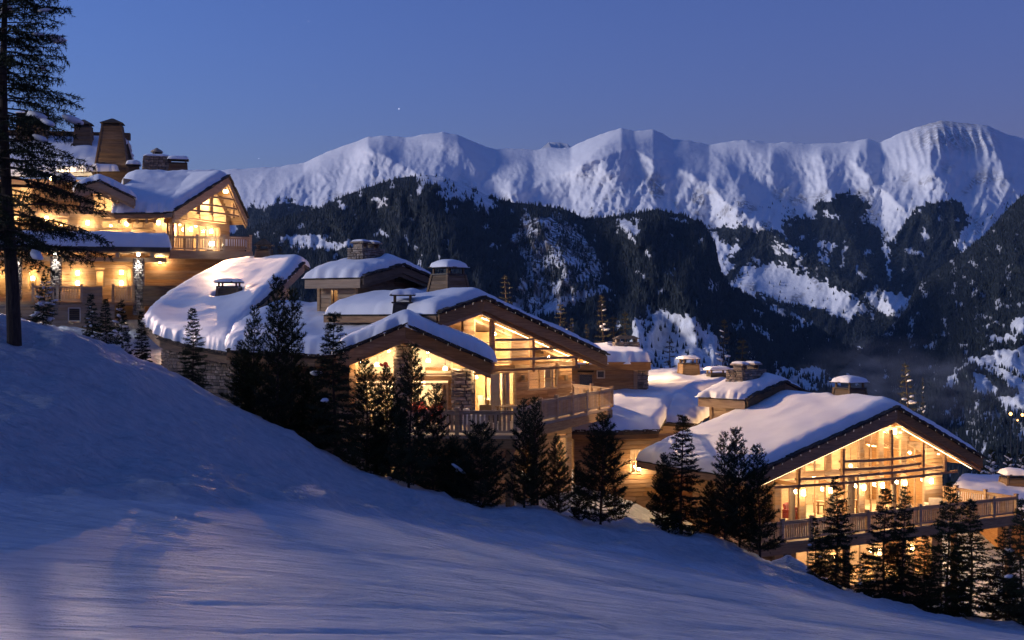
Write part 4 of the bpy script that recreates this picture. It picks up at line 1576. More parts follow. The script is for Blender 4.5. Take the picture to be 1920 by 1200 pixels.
window(c, lowA, D); window(c, lowB, D)
plank_wall(c, [(D + .14, 0.5), (8.4, 0.5), (8.4, roofz(xr) - .2), (D + .14, roofz(xr) - .2)], (), side=xr, flip=1)
MB().prism([(x, 6.6, z) for x, z in [(xl + .1, FL), (xr - .15, FL), (xr - .15, roofz(xr) - .2), (Pk[0], Pk[1] - .2), (xl + .1, roofz(xl) - .2)]], (0, .1, 0)).build("room_wall", "room_wood", c)
MB().box(xl + .1, xr - .14, D + .13, 8.3, FL - .25, FL).build("room_floor", "room_wood", c)
MB().box(xl + .1, xr - .14, D + .13, 8.3, .5, .75).build("room_floor", "room_wood", c)
MB().box(xl + .1, xr - .15, 5.6, 5.7, .76, FL - .26).build("room_wall", "room_wood", c)
MB().box(xl + .1, xr - .15, D + 1.4, 6.55, zb_ - .35, zb_ - .2).build("gallery_floor", "larch_wood", c)
MB().box(sx(972), sx(978), D + .13, 6.5, FL + .002, roofz(sx(975)) - .25).build("partition", "room_wood", c)
for u, y, z, pw in ((915, 3.4, zb_ - 0.8, 200), (945, 3.6, zb_ - .8, 200), (1015, 3.4, zb_ - 0.7, 230), (925, 3.2, zb_ + 1.3, 240), (905, 3.0, zb_ + 1.6, 200), (1012, 3.2, zb2 + .75, 140)):
    pendant(c, sx(u), y, z, 0.3, pw)
point(c, (sx(990), 3.2, 2.6), 140); point(c, (sx(1050), 3.2, 2.6), 100)
curtain(c, sx(930), sx(947), FL + .08, door[2][1] - .05, D + .4); curtain(c, sx(952), sx(965), FL + .08, door[2][1] - .05, D + .4)
curtain(c, winD[0][0] + .03, winD[0][0] + .45, winD[0][1], winD[2][1], D + .3); curtain(c, winD[1][0] - .7, winD[1][0] - .03, winD[0][1], winD[2][1], D + .3)
for u in (977, 1058):
    sconce(c, sx(u), D - .14, fr.sz(u, 708, D)[1], 4, glow="aged_wood", r=.1, light=False)
for u, v0, v1 in ((922.5, 589, 701), (998, 622, 697), (1078, 663, 689)):
    (s0, z0), (s1, z1) = fr.sz(u, v0, .4), fr.sz(u, v1, .4)
    MB().box(s0 - .10, s0 + .10, 0.30, 0.50, z1, min(z0, roofz(s0) - .3)).build("hanging_post", "larch_wood", c)
    MB().box(s0 - .09, s0 + .09, 0.51, D - .06, z1 + .1, z1 + .34).build("tie_beam", "pale_wood", c)
for (u0, v0, u1, v1) in ((926, 638.6, 999, 635), (926, 658, 1040, 651), (926, 677.6, 1080, 666), (890, 700, 1081, 683)):
    (s0, z0), (s1, z1) = fr.sz(u0, v0, .3), fr.sz(u1, v1, .3)
    zz = (z0 + z1) / 2; mb = MB(); n = 10
    f = lambda t: Vector((s0 + (s1 - s0) * t, 0.2 - 0.3 * (1 - (2 * t - 1) ** 2), zz))
    for k in range(n):
        mb.beam(f(k / n), f((k + 1) / n), .08, .12)
    mb.build("bowed_slat", "larch_wood", c)
# deck with its pointed prow
zr = -3.92
dkp = [fr.loc(Vector(((u - 960) * (zr / ((600 - v) / FOC)) / FOC, zr / ((600 - v) / FOC), zr - 1.04))) for u, v in ((640, 768), (966, 769), (1013, 750), (1147, 727.5), (1074, 719))]
dk_in = [fr.loc(Vector((xx, yy, zr - 1.04))) for xx, yy in ((0.5, 76), (-8.3, 62.5))]
poly = [(p.x, p.y, FL - .27) for p in dkp] + [(p.x, p.y, FL - .27) for p in dk_in]
dk = MB().prism(poly, (0, 0, .23)).build("deck", "pale_wood", c)
for a, b in zip(dkp[:-1], dkp[1:]):
    mb = MB(); mb.beam(Vector((a.x, a.y, FL - .42)), Vector((b.x, b.y, FL - .42)), .10, .46); mb.build("fascia", "larch_wood", dk)
railing(c, [(p.x, p.y, FL) for p in dkp], h=1.04, post_every=2.3, gap=0.19, bal=0.12)
for a in (dkp[1], dkp[2], dkp[3]):
    MB().box(a.x * .97 - .14, a.x * .97 + .14, a.y * .97 + .1, a.y * .97 + .38, -2.5, FL - .28).build("support_post", "larch_wood", c)
q = fr.loc(P(841, 545, 66)); zc = fr.loc(P(841, 517, 66)).z
chimney(c, q.x, q.y, q.z - .5, zc, 1.75, 1.6, "wood", .45, capsnow=.2, seed=7, capgap=.3)
a3, b3 = Vector((Pk[0], 0, Pk[1])), Vector((Rr[0], 0, Rr[1])); light_strip(c, a3.lerp(b3, .12), a3.lerp(b3, .9), (0, 1.2, -.5))
for s_ in (1.2, 3.4, 5.6, 7.8):
    added_eave_light(c, s_, .95, roofz(s_) - .55, 130)
added_eave_light(c, xr + .7, 1.2, roofz(xr + .7) - .4, 120)
rear_chalet, rear_frame = c, fr

# ================================================================== middle chalet, front gable
fr = Frame(760, 614, 58, 2, -10.0)
c = fr.empty("chalet")
tag(c, "front chalet in the middle with two triangular lit windows beside a stone pillar", "chalet")
L, Pk, Rr = fr.sz(632, 667), fr.sz(760, 614), fr.sz(920, 682)
gable_roof(c, L, Pk, Rr, 0.0, 5.0, snow=0.72, board=0.5, purlins=2, seed=3, snow_kw=dict(nu=80, nv=40, rnd_edge=.8, over=.2, holes=[(fr.pix(755, 600, 2.6).x, 2.6, .8)]))
roofz = zline([L, Pk, Rr]); D = 1.2
FL = 10 - 4.98
sx = lambda u: fr.sz(u, 700, D)[0]
xl, xr = sx(655), sx(884)
ztop = fr.sz(760, 703, D)[1]; zl1 = fr.sz(760, 719, D)[1]
t1 = [(sx(667), ztop), (sx(741), ztop), (sx(741), roofz(sx(741)) - .66), (sx(667), roofz(sx(667)) - .66)]
t2 = [(sx(770), ztop), (sx(848), ztop), (sx(848), roofz(sx(848)) - .66), (sx(770), roofz(sx(770)) - .66)]
l1 = [(sx(667), FL + .06), (sx(741), FL + .06), (sx(741), zl1), (sx(667), zl1)]
l2 = [(sx(770), FL + .06), (sx(840), FL + .06), (sx(840), zl1), (sx(770), zl1)]
g1 = [(sx(720), 0.8), (sx(742), .8), (sx(742), 2.9), (sx(720), 2.9)]
g2 = [(sx(665), 0.8), (sx(695), .8), (sx(695), 2.9), (sx(665), 2.9)]
outline = [(xl, -.5), (xr, -.5), (xr, roofz(xr) - .2), (Pk[0], Pk[1] - .2), (xl, roofz(xl) - .2)]
plank_wall(c, outline, [t1, t2, l1, l2, g1, g2], D, mat="larch_wood", row=.23)
window(c, t1, D); window(c, t2, D)
window(c, l1, D, mull=[('v', (l1[0][0] + l1[1][0]) / 2)]); window(c, l2, D, mull=[('v', l2[0][0] * .3 + l2[1][0] * .7)]); window(c, g1, D); window(c, g2, D)
plank_wall(c, [(D + .14, -.5), (6.5, -.5), (6.5, roofz(xr) - .2), (D + .14, roofz(xr) - .2)], (), side=xr, flip=1)
stone_box(c, "stone_pillar", sx(742), sx(769), D - .45, D - .07, FL, roofz(sx(742)) - .55, 0, 21, size=.42, row=.16)
stone_box(c, "stone_pillar", sx(851), sx(885), D - .50, D - .07, FL, fr.sz(865, 690, D)[1], 0, 22, size=.42, row=.16)
stone_box(c, "stone_base", xl - .1, sx(718), D - .42, D - .07, -2.0, FL - .5, 0, 23, size=.55, row=.26)
MB().prism([(x, 6.2, z) for x, z in [(xl + .1, FL), (xr - .15, FL), (xr - .15, roofz(xr) - .2), (Pk[0], Pk[1] - .2), (xl + .1, roofz(xl) - .2)]], (0, .1, 0)).build("room_wall", "plaster", c)
MB().box(xl + .1, xr - .14, D + .13, 6.3, FL - .25, FL).build("room_floor", "room_wood", c)
MB().box(xl + .1, xr - .14, D + .13, 6.3, -.5, -.3).build("room_floor", "room_wood", c)
MB().box(xl + .1, xr - .15, 5.0, 5.1, -.29, FL - .26).build("room_wall", "room_wood", c)
MB().box(xl - .0, xl + .09, D + .13, 6.3, -.29, roofz(xl) - .2).build("room_wall", "room_wood", c)
for u, z, pw in ((700, ztop + .4, 190), (725, FL + 1.7, 110), (800, ztop + .6, 190), (790, FL + 1.8, 150), (834, ztop + .25, 45)):
    pendant(c, sx(u), 3.6 if u != 834 else 2.2, z, .35, pw, r=.14)
point(c, (sx(730), 3.2, 1.8), 130); point(c, (sx(680), 3.2, 1.8), 90)
curtain(c, sx(828), sx(839), FL + .08, zl1 - .05, D + .35); curtain(c, sx(668), sx(682), FL + .08, zl1 - .05, D + .35)
q = fr.pix(755, 590, 2.6)
chimney(c, q.x, 2.6, roofz(q.x) + .1, fr.pix(755, 570, 2.6).z, 1.1, 1.0, "metal", .22, capsnow=.22, seed=9, capgap=.3, peaked=False)
# drain pipe beside the right-hand pillar
MB().tube([fr.pix(905, 684, .3), fr.pix(884, 690, .6), fr.pix(880, 702, 1.0), fr.pix(880, 786, 1.0)], [.04] * 4, 6).build("drain_pipe", "dark_metal", c)
# large main roof behind, falling towards us on the left
rows = [[(425, 652, 62), (500, 659, 61.5), (590, 664, 61), (650, 660, 61), (760, 622, 62), (832, 600, 62)],
        [(440, 624, 65), (520, 628, 65), (600, 628, 64.5), (680, 618, 64.5), (760, 600, 65), (838, 585, 65)],
        [(480, 592, 69), (560, 602, 69), (640, 603, 69), (720, 584, 69), (800, 566, 69), (862, 560, 67)],
        [(520, 576, 73), (590, 582, 73), (660, 586, 73), (740, 564, 73), (810, 550, 73), (880, 550, 71)]]
rows = [[fr.px(*p) for p in r] for r in rows]
dn = lambda rr, dz: [[Vector((p.x, p.y, p.z - dz)) for p in r] for r in rr]
mr = slab(c, "main_roof", "shingle", dn(rows, .12), .08, .12)
snow_loft(mr, rows, thick=.62, nu=120, nv=60, rnd_edge=.9, seed=12, lump=.16, soft=10, edges=(1, 0.3, 1, .6), over=.15, holes=[])
for a, b in zip(rows[0][:-1], rows[0][1:]):
    mb = MB(); mb.beam(a + Vector((0, .12, -.42)), b + Vector((0, .12, -.42)), .10, .42); mb.build("eave_board", "aged_wood", mr)
    shingles_along(mr, a + Vector((0, 0, -.1)), b + Vector((0, 0, -.1)), 31, light=False)
ea, eb = rows[0][0], rows[0][3]
wl = MB(); 
wl.prism([(ea.x + .6, ea.y + 1.0, -3.0), (eb.x, eb.y + 1.2, -3.0), (eb.x, eb.y + 1.2, eb.z - .3), (ea.x + .6, ea.y + 1.0, ea.z - .3)], (0, .3, 0))
wl.build("wall", "aged_wood", c)
MB().box(ea.x + .62, ea.x + .9, ea.y + 1.35, ea.y + 9, -3.0, ea.z - .2).build("wall", "aged_wood", c)
for (a, b) in ((L, Pk), (Pk, Rr)):
    a3, b3 = Vector((a[0], 0, a[1])), Vector((b[0], 0, b[1])); light_strip(c, a3.lerp(b3, .2), a3.lerp(b3, .8), (0, .5, -.66))
for s_ in (-2.2, -.9, 1.0, 2.4, 3.4):
    added_eave_light(c, s_, .62, zline([L, Pk, Rr])(s_) - .62, 75)
front_chalet, front_frame = c, fr


# ================================================================== roof cabins
def cabin(u, v, Y, theta, zb_px, Dl, Ws, hw, rise, peak_t, label, snow, chim, win=None, seed=0, ch_sz=(1.7, 1.1), chz=(0.2, .7)):
    f = Frame(u, v, Y, theta, P(u, v, Y).z)
    c = f.empty("roof_cabin")
    tag(c, label, "cabin")
    ops_l = [win] if win else []
    plank_wall(c, [(0.0, -.6), (Dl, -.6), (Dl, hw), (0.0, hw)], ops_l, side=0.0, flip=-1, mat="pale_wood", row=.24)  # lamplight on this face put into the paler wood
    pk = Ws * peak_t
    plank_wall(c, [(0.02, -.6), (Ws, -.6), (Ws, hw), (pk, hw + rise - .1), (.02, hw)], (), -0.0, mat="aged_wood", row=.24)  # shade on this face put into the darker wood
    plank_wall(c, [(0.15, -.6), (Dl, -.6), (Dl, hw), (.15, hw)], (), side=Ws, flip=1, mat="aged_wood", row=.24, planks=False)
    MB().box(.15, Ws - .15, Dl - .12, Dl, -.6, hw).build("wall", "aged_wood", c)
    for (x, y) in ((0, 0), (0, Dl), (Ws, 0)):
        MB().box(x - .09, x + .09, y - .09, y + .09, -.6, hw + .05).build("corner_post", "pale_wood" if x == 0 else "aged_wood", c)
    o = .62
    k = rise / (Ws * max(peak_t, 1 - peak_t))
    gable_roof(c, (-o, hw + .15 - k * o), (pk, hw + .15 + k * pk), (Ws + o, hw + .15 - k * o), -o - .3, Dl + .5, snow=snow, board=.34, purlins=2, seed=seed, light=False,
               soffit="aged_wood", boardmat="aged_wood", snow_kw=dict(nu=54, nv=36, rnd_edge=1.1, over=.16, soft=5, holes=[(pk + chim[0], chim[1], .75)]))
    # deep pale fascia over the left face
    MB().box(-o - .09, -o - .056, -o - .2, Dl + .45, hw + .15 - k * o - .50, hw + .15 - k * o - .02).build("fascia", "pale_wood", c)
    if win:
        window(c, win, 0.0, side=0.0, fr=.12, mat="pale_wood", glass=True)
        MB().box(.7, .8, win[0][0] - .3, win[1][0] + .3, win[0][1] - .2, win[2][1] + .2).build("inner_wall", "room_wood", c)
        point(c, (.4, (win[0][0] + win[1][0]) / 2, win[2][1] - .15), 9, r=.08)
    # stone chimney with slab caps on little piers
    cx, cy = pk + chim[0], chim[1]
    zt = hw + .15 + k * pk
    ch = stone_box(c, "chimney", cx - ch_sz[0] / 2, cx + ch_sz[0] / 2, cy - ch_sz[1] / 2, cy + ch_sz[1] / 2, zt + chz[0] - .7, zt + chz[1], .12, seed + 60, row=.13, size=.34)
    for sx_ in (-1, 1):
        x0 = cx + sx_ * ch_sz[0] * .26
        for px_ in (-1, 1):
            MB().box(x0 + px_ * .22 - .06, x0 + px_ * .22 + .06, cy - .3, cy + .3, zt + chz[1] + .01, zt + chz[1] + .26).build("cap_post", "stone", ch)
        MB().frustum(x0, cy, zt + chz[1] + .262, zt + chz[1] + .36, .8, .95, .74, .9).build("cap_slab", "stone", ch)
        snow_pad(ch, x0, cy, zt + chz[1] + .365, .62, .75, .12, seed + sx_)
    return c


cabin(667, 580, 67, 60, 0, 2.5, 6.0, 1.62, .62, .5, "roof cabin with a small lit window, left of the tall middle chalet", .62, (-.7, 1.0),
      win=[(1.1, .0), (1.75, .0), (1.75, 1.15), (1.1, 1.15)], seed=41, ch_sz=(2.0, 1.2), chz=(.35, 1.05))
cabin(1387, 783, 72, 45, 0, 2.0, 5.2, 1.05, .68, .62, "windowless roof cabin with wide stone chimney behind the right chalet", .50, (-1.1, 1.0), seed=42, ch_sz=(2.4, 1.3), chz=(.15, .85))

# ================================================================== low chalet with the domed snow roof (left of middle)
fr = Frame(360, 650, 65, 0, -5.0)
c = fr.empty("chalet")
tag(c, "low stone chalet under a broad smooth snow dome, below the upper chalet", "chalet")
rows = [[(270, 604, 70), (300, 630, 67), (360, 648, 65), (432, 660, 62.5)],
        [(285, 583, 73), (340, 602, 71), (400, 608, 69), (446, 616, 67)],
        [(320, 555, 77), (390, 564, 75), (440, 570, 73), (482, 572, 70)],
        [(365, 526, 81), (430, 530, 80), (480, 534, 78), (524, 533, 75.5)],
        [(408, 504, 85), (460, 496, 85), (510, 494, 84), (566, 492, 82)],
        [(440, 520, 90), (480, 508, 90), (530, 503, 89), (580, 500, 87)]]
rows = [[fr.px(*p) for p in r] for r in rows]
mr = slab(c, "roof", "shingle", dn(rows, .12), .08, .14)
snow_loft(mr, rows, thick=.60, nu=90, nv=90, rnd_edge=1.0, seed=22, lump=.06, soft=12, over=.15,
          holes=[(fr.px(430, 562, 74).x, fr.px(430, 562, 74).y, .8), (fr.px(495, 492, 84.5).x, fr.px(495, 492, 84.5).y, .7)])
for a, b in zip(rows[0][:-1], rows[0][1:]):
    mb = MB(); mb.beam(a + Vector((0, .15, -.42)), b + Vector((0, .15, -.42)), .10, .40); mb.build("eave_board", "aged_wood", mr)
    shingles_along(mr, a + Vector((0, 0, -.12)), b + Vector((0, 0, -.12)), 33, light=False)
# right-hand gable of that roof
ga, gb = rows[4][3], rows[2][3]
for a, b in ((rows[4][3], rows[3][3]), (rows[3][3], rows[2][3])):
    mb = MB(); mb.beam(a + Vector((.12, -.05, -.38)), b + Vector((.12, -.05, -.38)), .09, .55); mb.build("barge_board", "pale_wood", mr)
    shingles_along(mr, a + Vector((.06, -.05, -.06)), b + Vector((.06, -.05, -.06)), 35, light=False)
wl = MB(); ins_ = Vector((-1.0, .9, 0))
wl.add([Vector((ga.x, ga.y, -1)) + ins_, Vector((gb.x, gb.y, -1)) + ins_, Vector((gb.x, gb.y, gb.z - .3)) + ins_, Vector((ga.x, ga.y, ga.z - .3)) + ins_,
        Vector((ga.x - .2, ga.y, -1)) + ins_, Vector((gb.x - .2, gb.y, -1)) + ins_, Vector((gb.x - .2, gb.y, gb.z - .3)) + ins_, Vector((ga.x - .2, ga.y, ga.z - .3)) + ins_],
       [(0, 1, 2, 3), (7, 6, 5, 4), (0, 4, 5, 1), (1, 5, 6, 2), (2, 6, 7, 3), (3, 7, 4, 0)])
wl.build("gable_wall", "pale_wood", c)
# stone wall below the eave
wa = [rows[0][0] + Vector((.8, .9, 0)), rows[0][1] + Vector((.3, 1.0, 0)), rows[0][2] + Vector((0, 1.0, 0)), rows[0][3] + Vector((0, 1.0, 0))]
mb = MB()
for a, b in zip(wa[:-1], wa[1:]):
    mb.add([Vector((a.x, a.y + .1, -1.5)), Vector((b.x, b.y + .1, -1.5)), Vector((b.x, b.y + .1, b.z - .35)), Vector((a.x, a.y + .1, a.z - .35)),
            Vector((a.x, a.y + .5, -1.5)), Vector((b.x, b.y + .5, -1.5)), Vector((b.x, b.y + .5, b.z - .35)), Vector((a.x, a.y + .5, a.z - .35))],
           [(3, 2, 1, 0), (4, 5, 6, 7), (0, 1, 5, 4), (1, 2, 6, 5), (2, 3, 7, 6), (3, 0, 4, 7)])
core = mb.build("stone_wall", "mortar", c)
for i, (a, b) in enumerate(zip(wa[:-1], wa[1:])):
    stone_clad(core, [lambda z, a=a, b=b: ((a.x, a.y + .06, z), (b.x, b.y + .06, z))], 0.2, min(a.z, b.z) - .38, .17, 70 + i, .38)
MB().prism([(wa[0].x, wa[0].y + .6, -1.5), (wa[0].x + .3, wa[0].y + .6, -1.5), (wa[0].x + 2.2, wa[0].y + 14, -1.5), (wa[0].x + 1.9, wa[0].y + 14, -1.5)], (0, 0, rows[0][0].z + 1.0)).build("wall", "aged_wood", c)
q = fr.px(430, 560, 74); chimney(c, q.x, q.y, q.z - .3, fr.px(430, 540, 74).z, 1.35, 1.2, "wood", .2, capsnow=.2, seed=13, capgap=.2, peaked=False)
q = fr.px(495, 490, 84.5); chimney(c, q.x, q.y, q.z - .3, fr.px(495, 469, 84.5).z, 1.15, 1.1, "wood", .3, capsnow=0, seed=14, capgap=.2)

# ================================================================== small annex with stone chimney (right of the tall chalet)
fr = Frame(1095, 735, 80, 5, -8.0)
c = fr.empty("annex")
tag(c, "flat fronted wooden annex with a stone chimney behind the pointed deck", "annex")
sx = lambda u: fr.sz(u, 700, 0)[0]; zz = lambda v: fr.sz(1140, v, 0)[1]
wq = flat([fr.sz(1119, 709, 0), fr.sz(1134, 709, 0), fr.sz(1134, 695, 0), fr.sz(1119, 695, 0)])
dq = flat([fr.sz(1083, 737, 0), fr.sz(1114, 737, 0), fr.sz(1114, 699, 0), fr.sz(1083, 699, 0)])
x0, x1 = sx(1060), sx(1192)
plank_wall(c, [(x0, zz(745)), (x1, zz(745)), (x1, zz(690)), (x0, zz(690))], [wq, dq], 0.0, mat="larch_wood", row=.25)
window(c, wq, 0.0, fr=.07, mat="plaster"); window(c, dq, 0.0, fr=.14, mat="larch_wood", name="shutter_door")
MB().box(x0, x1, .6, .7, zz(745), zz(690)).build("inner_wall", "dark_metal", c)
MB().box(x1 - .15, x1 + .1, -.1, .1, zz(745), zz(690)).build("corner_post", "pale_wood", c)
f0 = [(sx(1056), -.8, zz(681)), (sx(1215), -.8, zz(681))]; b0 = [(sx(1056), 5.0, zz(668)), (sx(1215), 5.0, zz(668))]
mr = slab(c, "roof", "shingle", [f0, b0], .04, .10)
MB().box(sx(1084), sx(1215), -.9, -.82, zz(693), zz(678)).build("fascia", "larch_wood", mr)
snow_loft(mr, [[(p[0], p[1], p[2] + .05) for p in f0], [(p[0], p[1], p[2] + .05) for p in b0]], thick=.75, nu=40, nv=24, rnd_edge=.5, seed=5, holes=[(fr.px(1174, 656, 83).x, fr.px(1174, 656, 83).y, .8)])
stone_box(c, "stone_base", x1 + .12, sx(1214), .1, 3.0, zz(752), zz(692), 0, 80, row=.2, size=.5)
q = fr.px(1174, 655, 83)
ch = stone_box(c, "chimney", q.x - .8, q.x + .8, q.y - .6, q.y + .6, q.z - .6, fr.px(1174, 641, 83).z, .15, 81, row=.12)
zt = fr.px(1174, 641, 83).z
for a in (-.6, .6):
    MB().box(q.x + a - .1, q.x + a + .1, q.y - .4, q.y + .4, zt + .01, zt + .2).build("cap_post", "stone", ch)
MB().frustum(q.x, q.y, zt + .205, zt + .42, 1.75, 1.4, .9, .7).build("cap_slab", "shingle", ch)

q = fr.px(1150, 690, 90); MB().box(q.x - .1, q.x + .1, 5.2, 5.4, -3.0, q.z).build('added_lamp_bracket', 'dark_metal', c)
sconce(c, q.x, 5.7, q.z, 1100, name='added_rear_lamp', colr=(1.0, .60, .26))  # added lamp hidden behind the annex, warms the firs there

# ================================================================== low chalet between middle and right, mostly snow roof
fr = Frame(1150, 800, 70, 12, -11.0)
c = fr.empty("chalet")
tag(c, "low chalet between the middle and right chalets, nearly hidden under snow", "chalet")
rows = [[(1072, 806, 70), (1140, 808, 70), (1235, 805, 71.5)],
        [(1090, 770, 76), (1160, 765, 76), (1260, 762, 77)],
        [(1130, 735, 83), (1220, 735, 83), (1320, 730, 84)],
        [(1190, 712, 92), (1300, 708, 92), (1420, 712, 92)],
        [(1210, 704, 98), (1310, 700, 98), (1440, 706, 98)]]
rows = [[fr.px(*p) for p in r] for r in rows]
mr = slab(c, "roof", "shingle", dn(rows, .12), .08, .14)
snow_loft(mr, rows, thick=.55, nu=80, nv=70, rnd_edge=.8, seed=52, lump=.14, soft=10, over=.12, holes=[(fr.px(1291, 706, 90).x, fr.px(1291, 706, 90).y, .8)])
for a, b in zip(rows[0][:-1], rows[0][1:]):
    mb = MB(); mb.beam(a + Vector((0, .12, -.36)), b + Vector((0, .12, -.36)), .10, .34); mb.build("eave_board", "larch_wood", mr)
    shingles_along(mr, a + Vector((0, 0, -.1)), b + Vector((0, 0, -.1)), 37, light=False)
a, b = rows[0][0], rows[0][2]
wz = min(a.z, b.z) - .3
wn = [(fr.px(1184, 850, 71.5).x, wz - 2.3), (fr.px(1206, 850, 71.5).x, wz - 2.3), (fr.px(1206, 850, 71.5).x, wz - .9), (fr.px(1184, 850, 71.5).x, wz - .9)]
plank_wall(c, [(a.x + .4, -1.5), (b.x + 3.0, -1.5), (b.x + 3.0, wz), (a.x + .4, wz)], [wn], a.y + 1.0, mat="larch_wood", row=.25)
window(c, wn, a.y + 1.0, mull=[('v', (wn[0][0] + wn[1][0]) / 2), ('h', (wn[0][1] + wn[2][1]) / 2)])
MB().box(a.x + .4, b.x + 3.0, a.y + 3.4, a.y + 3.5, -1.5, wz).build("room_wall", "room_wood", c)
point(c, ((wn[0][0] + wn[1][0]) / 2, a.y + 2.2, wz - 1.0), 120)
sconce(c, fr.px(1205, 890, 71).x, a.y + .8, fr.px(1205, 880, 71).z, 60)
# a raised dormer of snow over it
r2 = [[(1193, 782, 75), (1215, 789, 74.6), (1245, 792, 74.4), (1300, 795, 75)],
      [(1208, 765, 78), (1235, 762, 78), (1270, 760, 78), (1330, 775, 78)],
      [(1245, 742, 82), (1280, 740, 82), (1310, 740, 82), (1345, 752, 82)]]
r2 = [[fr.px(*p) for p in r] for r in r2]
m2 = slab(c, "roof", "shingle", dn(r2, .1), .06, .12)
snow_loft(m2, r2, thick=.55, nu=50, nv=40, rnd_edge=.8, seed=55, lump=.14, soft=6, over=.12)
for a, b in zip(r2[0][:-1], r2[0][1:]):
    mb = MB(); mb.beam(a + Vector((0, .12, -.36)), b + Vector((0, .12, -.36)), .10, .30); mb.build("eave_board", "pale_wood", m2)
    shingles_along(m2, a + Vector((0, 0, -.08)), b + Vector((0, 0, -.08)), 38, light=False)
MB().box(r2[0][0].x + .3, r2[0][3].x, r2[0][0].y + .6, r2[0][0].y + .8, r2[0][0].z - 1.6, r2[0][0].z - .3).build("wall", "pale_wood", c)
q = fr.px(1291, 704, 90); chimney(c, q.x, q.y, q.z - .3, fr.px(1291, 683, 90).z, 1.25, 1.1, "wood", .15, capsnow=.2, seed=15, capgap=.26, peaked=False)
q = fr.px(1345, 712, 88); chimney(c, q.x, q.y, q.z - .5, fr.px(1345, 702, 88).z, 1.4, 1.0, "metal", .1, capsnow=.22, seed=16, capgap=.2, peaked=False)
# ================================================================== upper chalet on the left
fr = Frame(400, 443, 88, 15, 0.0)
c = fr.empty("chalet")
tag(c, "brightly lit upper chalet with balcony at left, wing roof and prow gable under snow", "chalet")
px = fr.pix
D = 1.6
FLU = px(395, 443).z - 1.02
# roof: one broad wing slope
We, Wr = px(214, 398, .3), px(236, 333, 7.0)
Le, Lr = px(334, 397, .3), px(412, 331, 7.0)
rows = [[We, Le], [Wr, Lr]]
mr = slab(c, "roof", "shingle", dn(rows, .06), .08, .08)
slab(mr, "soffit", "pale_wood", dn(rows, .30), .10, .06)
snow_loft(mr, rows, thick=.72, nu=70, nv=40, rnd_edge=.9, seed=62, lump=.12, soft=6, over=.18, edges=(1, .4, 1, .7))
mb = MB(); mb.beam(We + Vector((0, -.05, -.24)), Le + Vector((0, -.05, -.24)), .12, .40); mb.build("eave_board", "larch_wood", mr)
MB().tube([We + Vector((0, -.2, -.1)), Le + Vector((0, -.2, -.1))], [.07, .07], 8).build("gutter", "dark_metal", mr)
for k in range(7):
    q = We.lerp(Le, (k + .5) / 7); MB().box(q.x - .09, q.x + .09, q.y + .15, q.y + 1.3, q.z - .72, q.z - .46).build("rafter", "pale_wood", mr)
# gable and wing walls
gx0, gx1 = px(322, 440, D).x, px(427, 440, D).x
rect = lambda u0, u1, v0, v1, d=D: [(px(u0, v1, d).x, px((u0 + u1) / 2, v1, d).z), (px(u1, v1, d).x, px((u0 + u1) / 2, v1, d).z), (px(u1, v0, d).x, px((u0 + u1) / 2, v0, d).z), (px(u0, v0, d).x, px((u0 + u1) / 2, v0, d).z)]
zf = FLU + .06
wx0 = px(-60, 440, D).x
wins = [rect(188, 228, 411, 430), rect(246, 291, 413, 430), rect(96, 130, 408, 428), rect(30, 75, 405, 428)]
plank_wall(c, [(wx0, FLU), (gx0 - .02, FLU), (gx0 - .02, px(316, 398, D).z), (wx0, px(100, 396, D).z)], wins, D, mat="pale_wood", row=.26)
for w_ in wins:
    window(c, w_, D, fr=.14, mull=[('v', (w_[0][0] + w_[1][0]) / 2)])
# rooms behind
MB().box(wx0, gx0 + .3, 5.5, 5.6, FLU + .01, FLU + 2.7).build("room_wall", "room_wood", c)
MB().box(wx0, gx0 + .3, D + .13, 5.7, FLU - .25, FLU).build("room_floor", "room_wood", c)
MB().box(wx0, gx0 + .3, D + .13, 5.5, px(300, 399, D).z - .1, px(300, 399, D).z).build("room_ceiling", "room_wood", c)
for u, z, pw in ((265, FLU + 1.9, 260), (205, FLU + 1.9, 260), (110, FLU + 1.9, 260), (50, FLU + 1.9, 240)):
    pendant(c, px(u, 430, D).x, 3.6, z, .4, pw)
for u, v, pw in ((297, 418, 50), (238, 420, 24), (165, 418, 45), (88, 410, 45), (20, 410, 45)):
    q = px(u, v, D); sconce(c, q.x, D - .2, q.z, pw * .6, r=.11)
# dormer gable on the wing
dl, dp, dr = px(140, 354, -.4), px(186, 342, -.4), px(252, 375, -.4)
rf = gable_roof(c, (dl.x, dl.z), (dp.x, dp.z), (dr.x, dr.z), -.4, 5.5, snow=.62, board=.42, purlins=2, seed=65, light=False, soffit="pale_wood", boardmat="pale_wood", snow_kw=dict(nu=50, nv=34, rnd_edge=.9, over=.16))
dw = [(q.x, q.z) for q in (px(150, 402, .7), px(224, 402, .7), px(224, 374, .7), px(186, 354, .7), px(150, 364, .7))]
do = [(q.x, q.z) for q in (px(174, 400, .7), px(220, 400, .7), px(220, 381, .7), px(196, 368, .7), px(174, 366, .7))]
plank_wall(c, dw, [do], .7, mat="pale_wood", row=.24); window(c, do, .7, mull=[('v', px(196, 390, .7).x), ('h', px(196, 388, .7).z)])
MB().box(dw[0][0], dw[1][0], 3.2, 3.3, dw[0][1], dw[3][1]).build("room_wall", "room_wood", c)
point(c, (px(196, 390, .7).x, 2.0, px(196, 385, .7).z), 160)
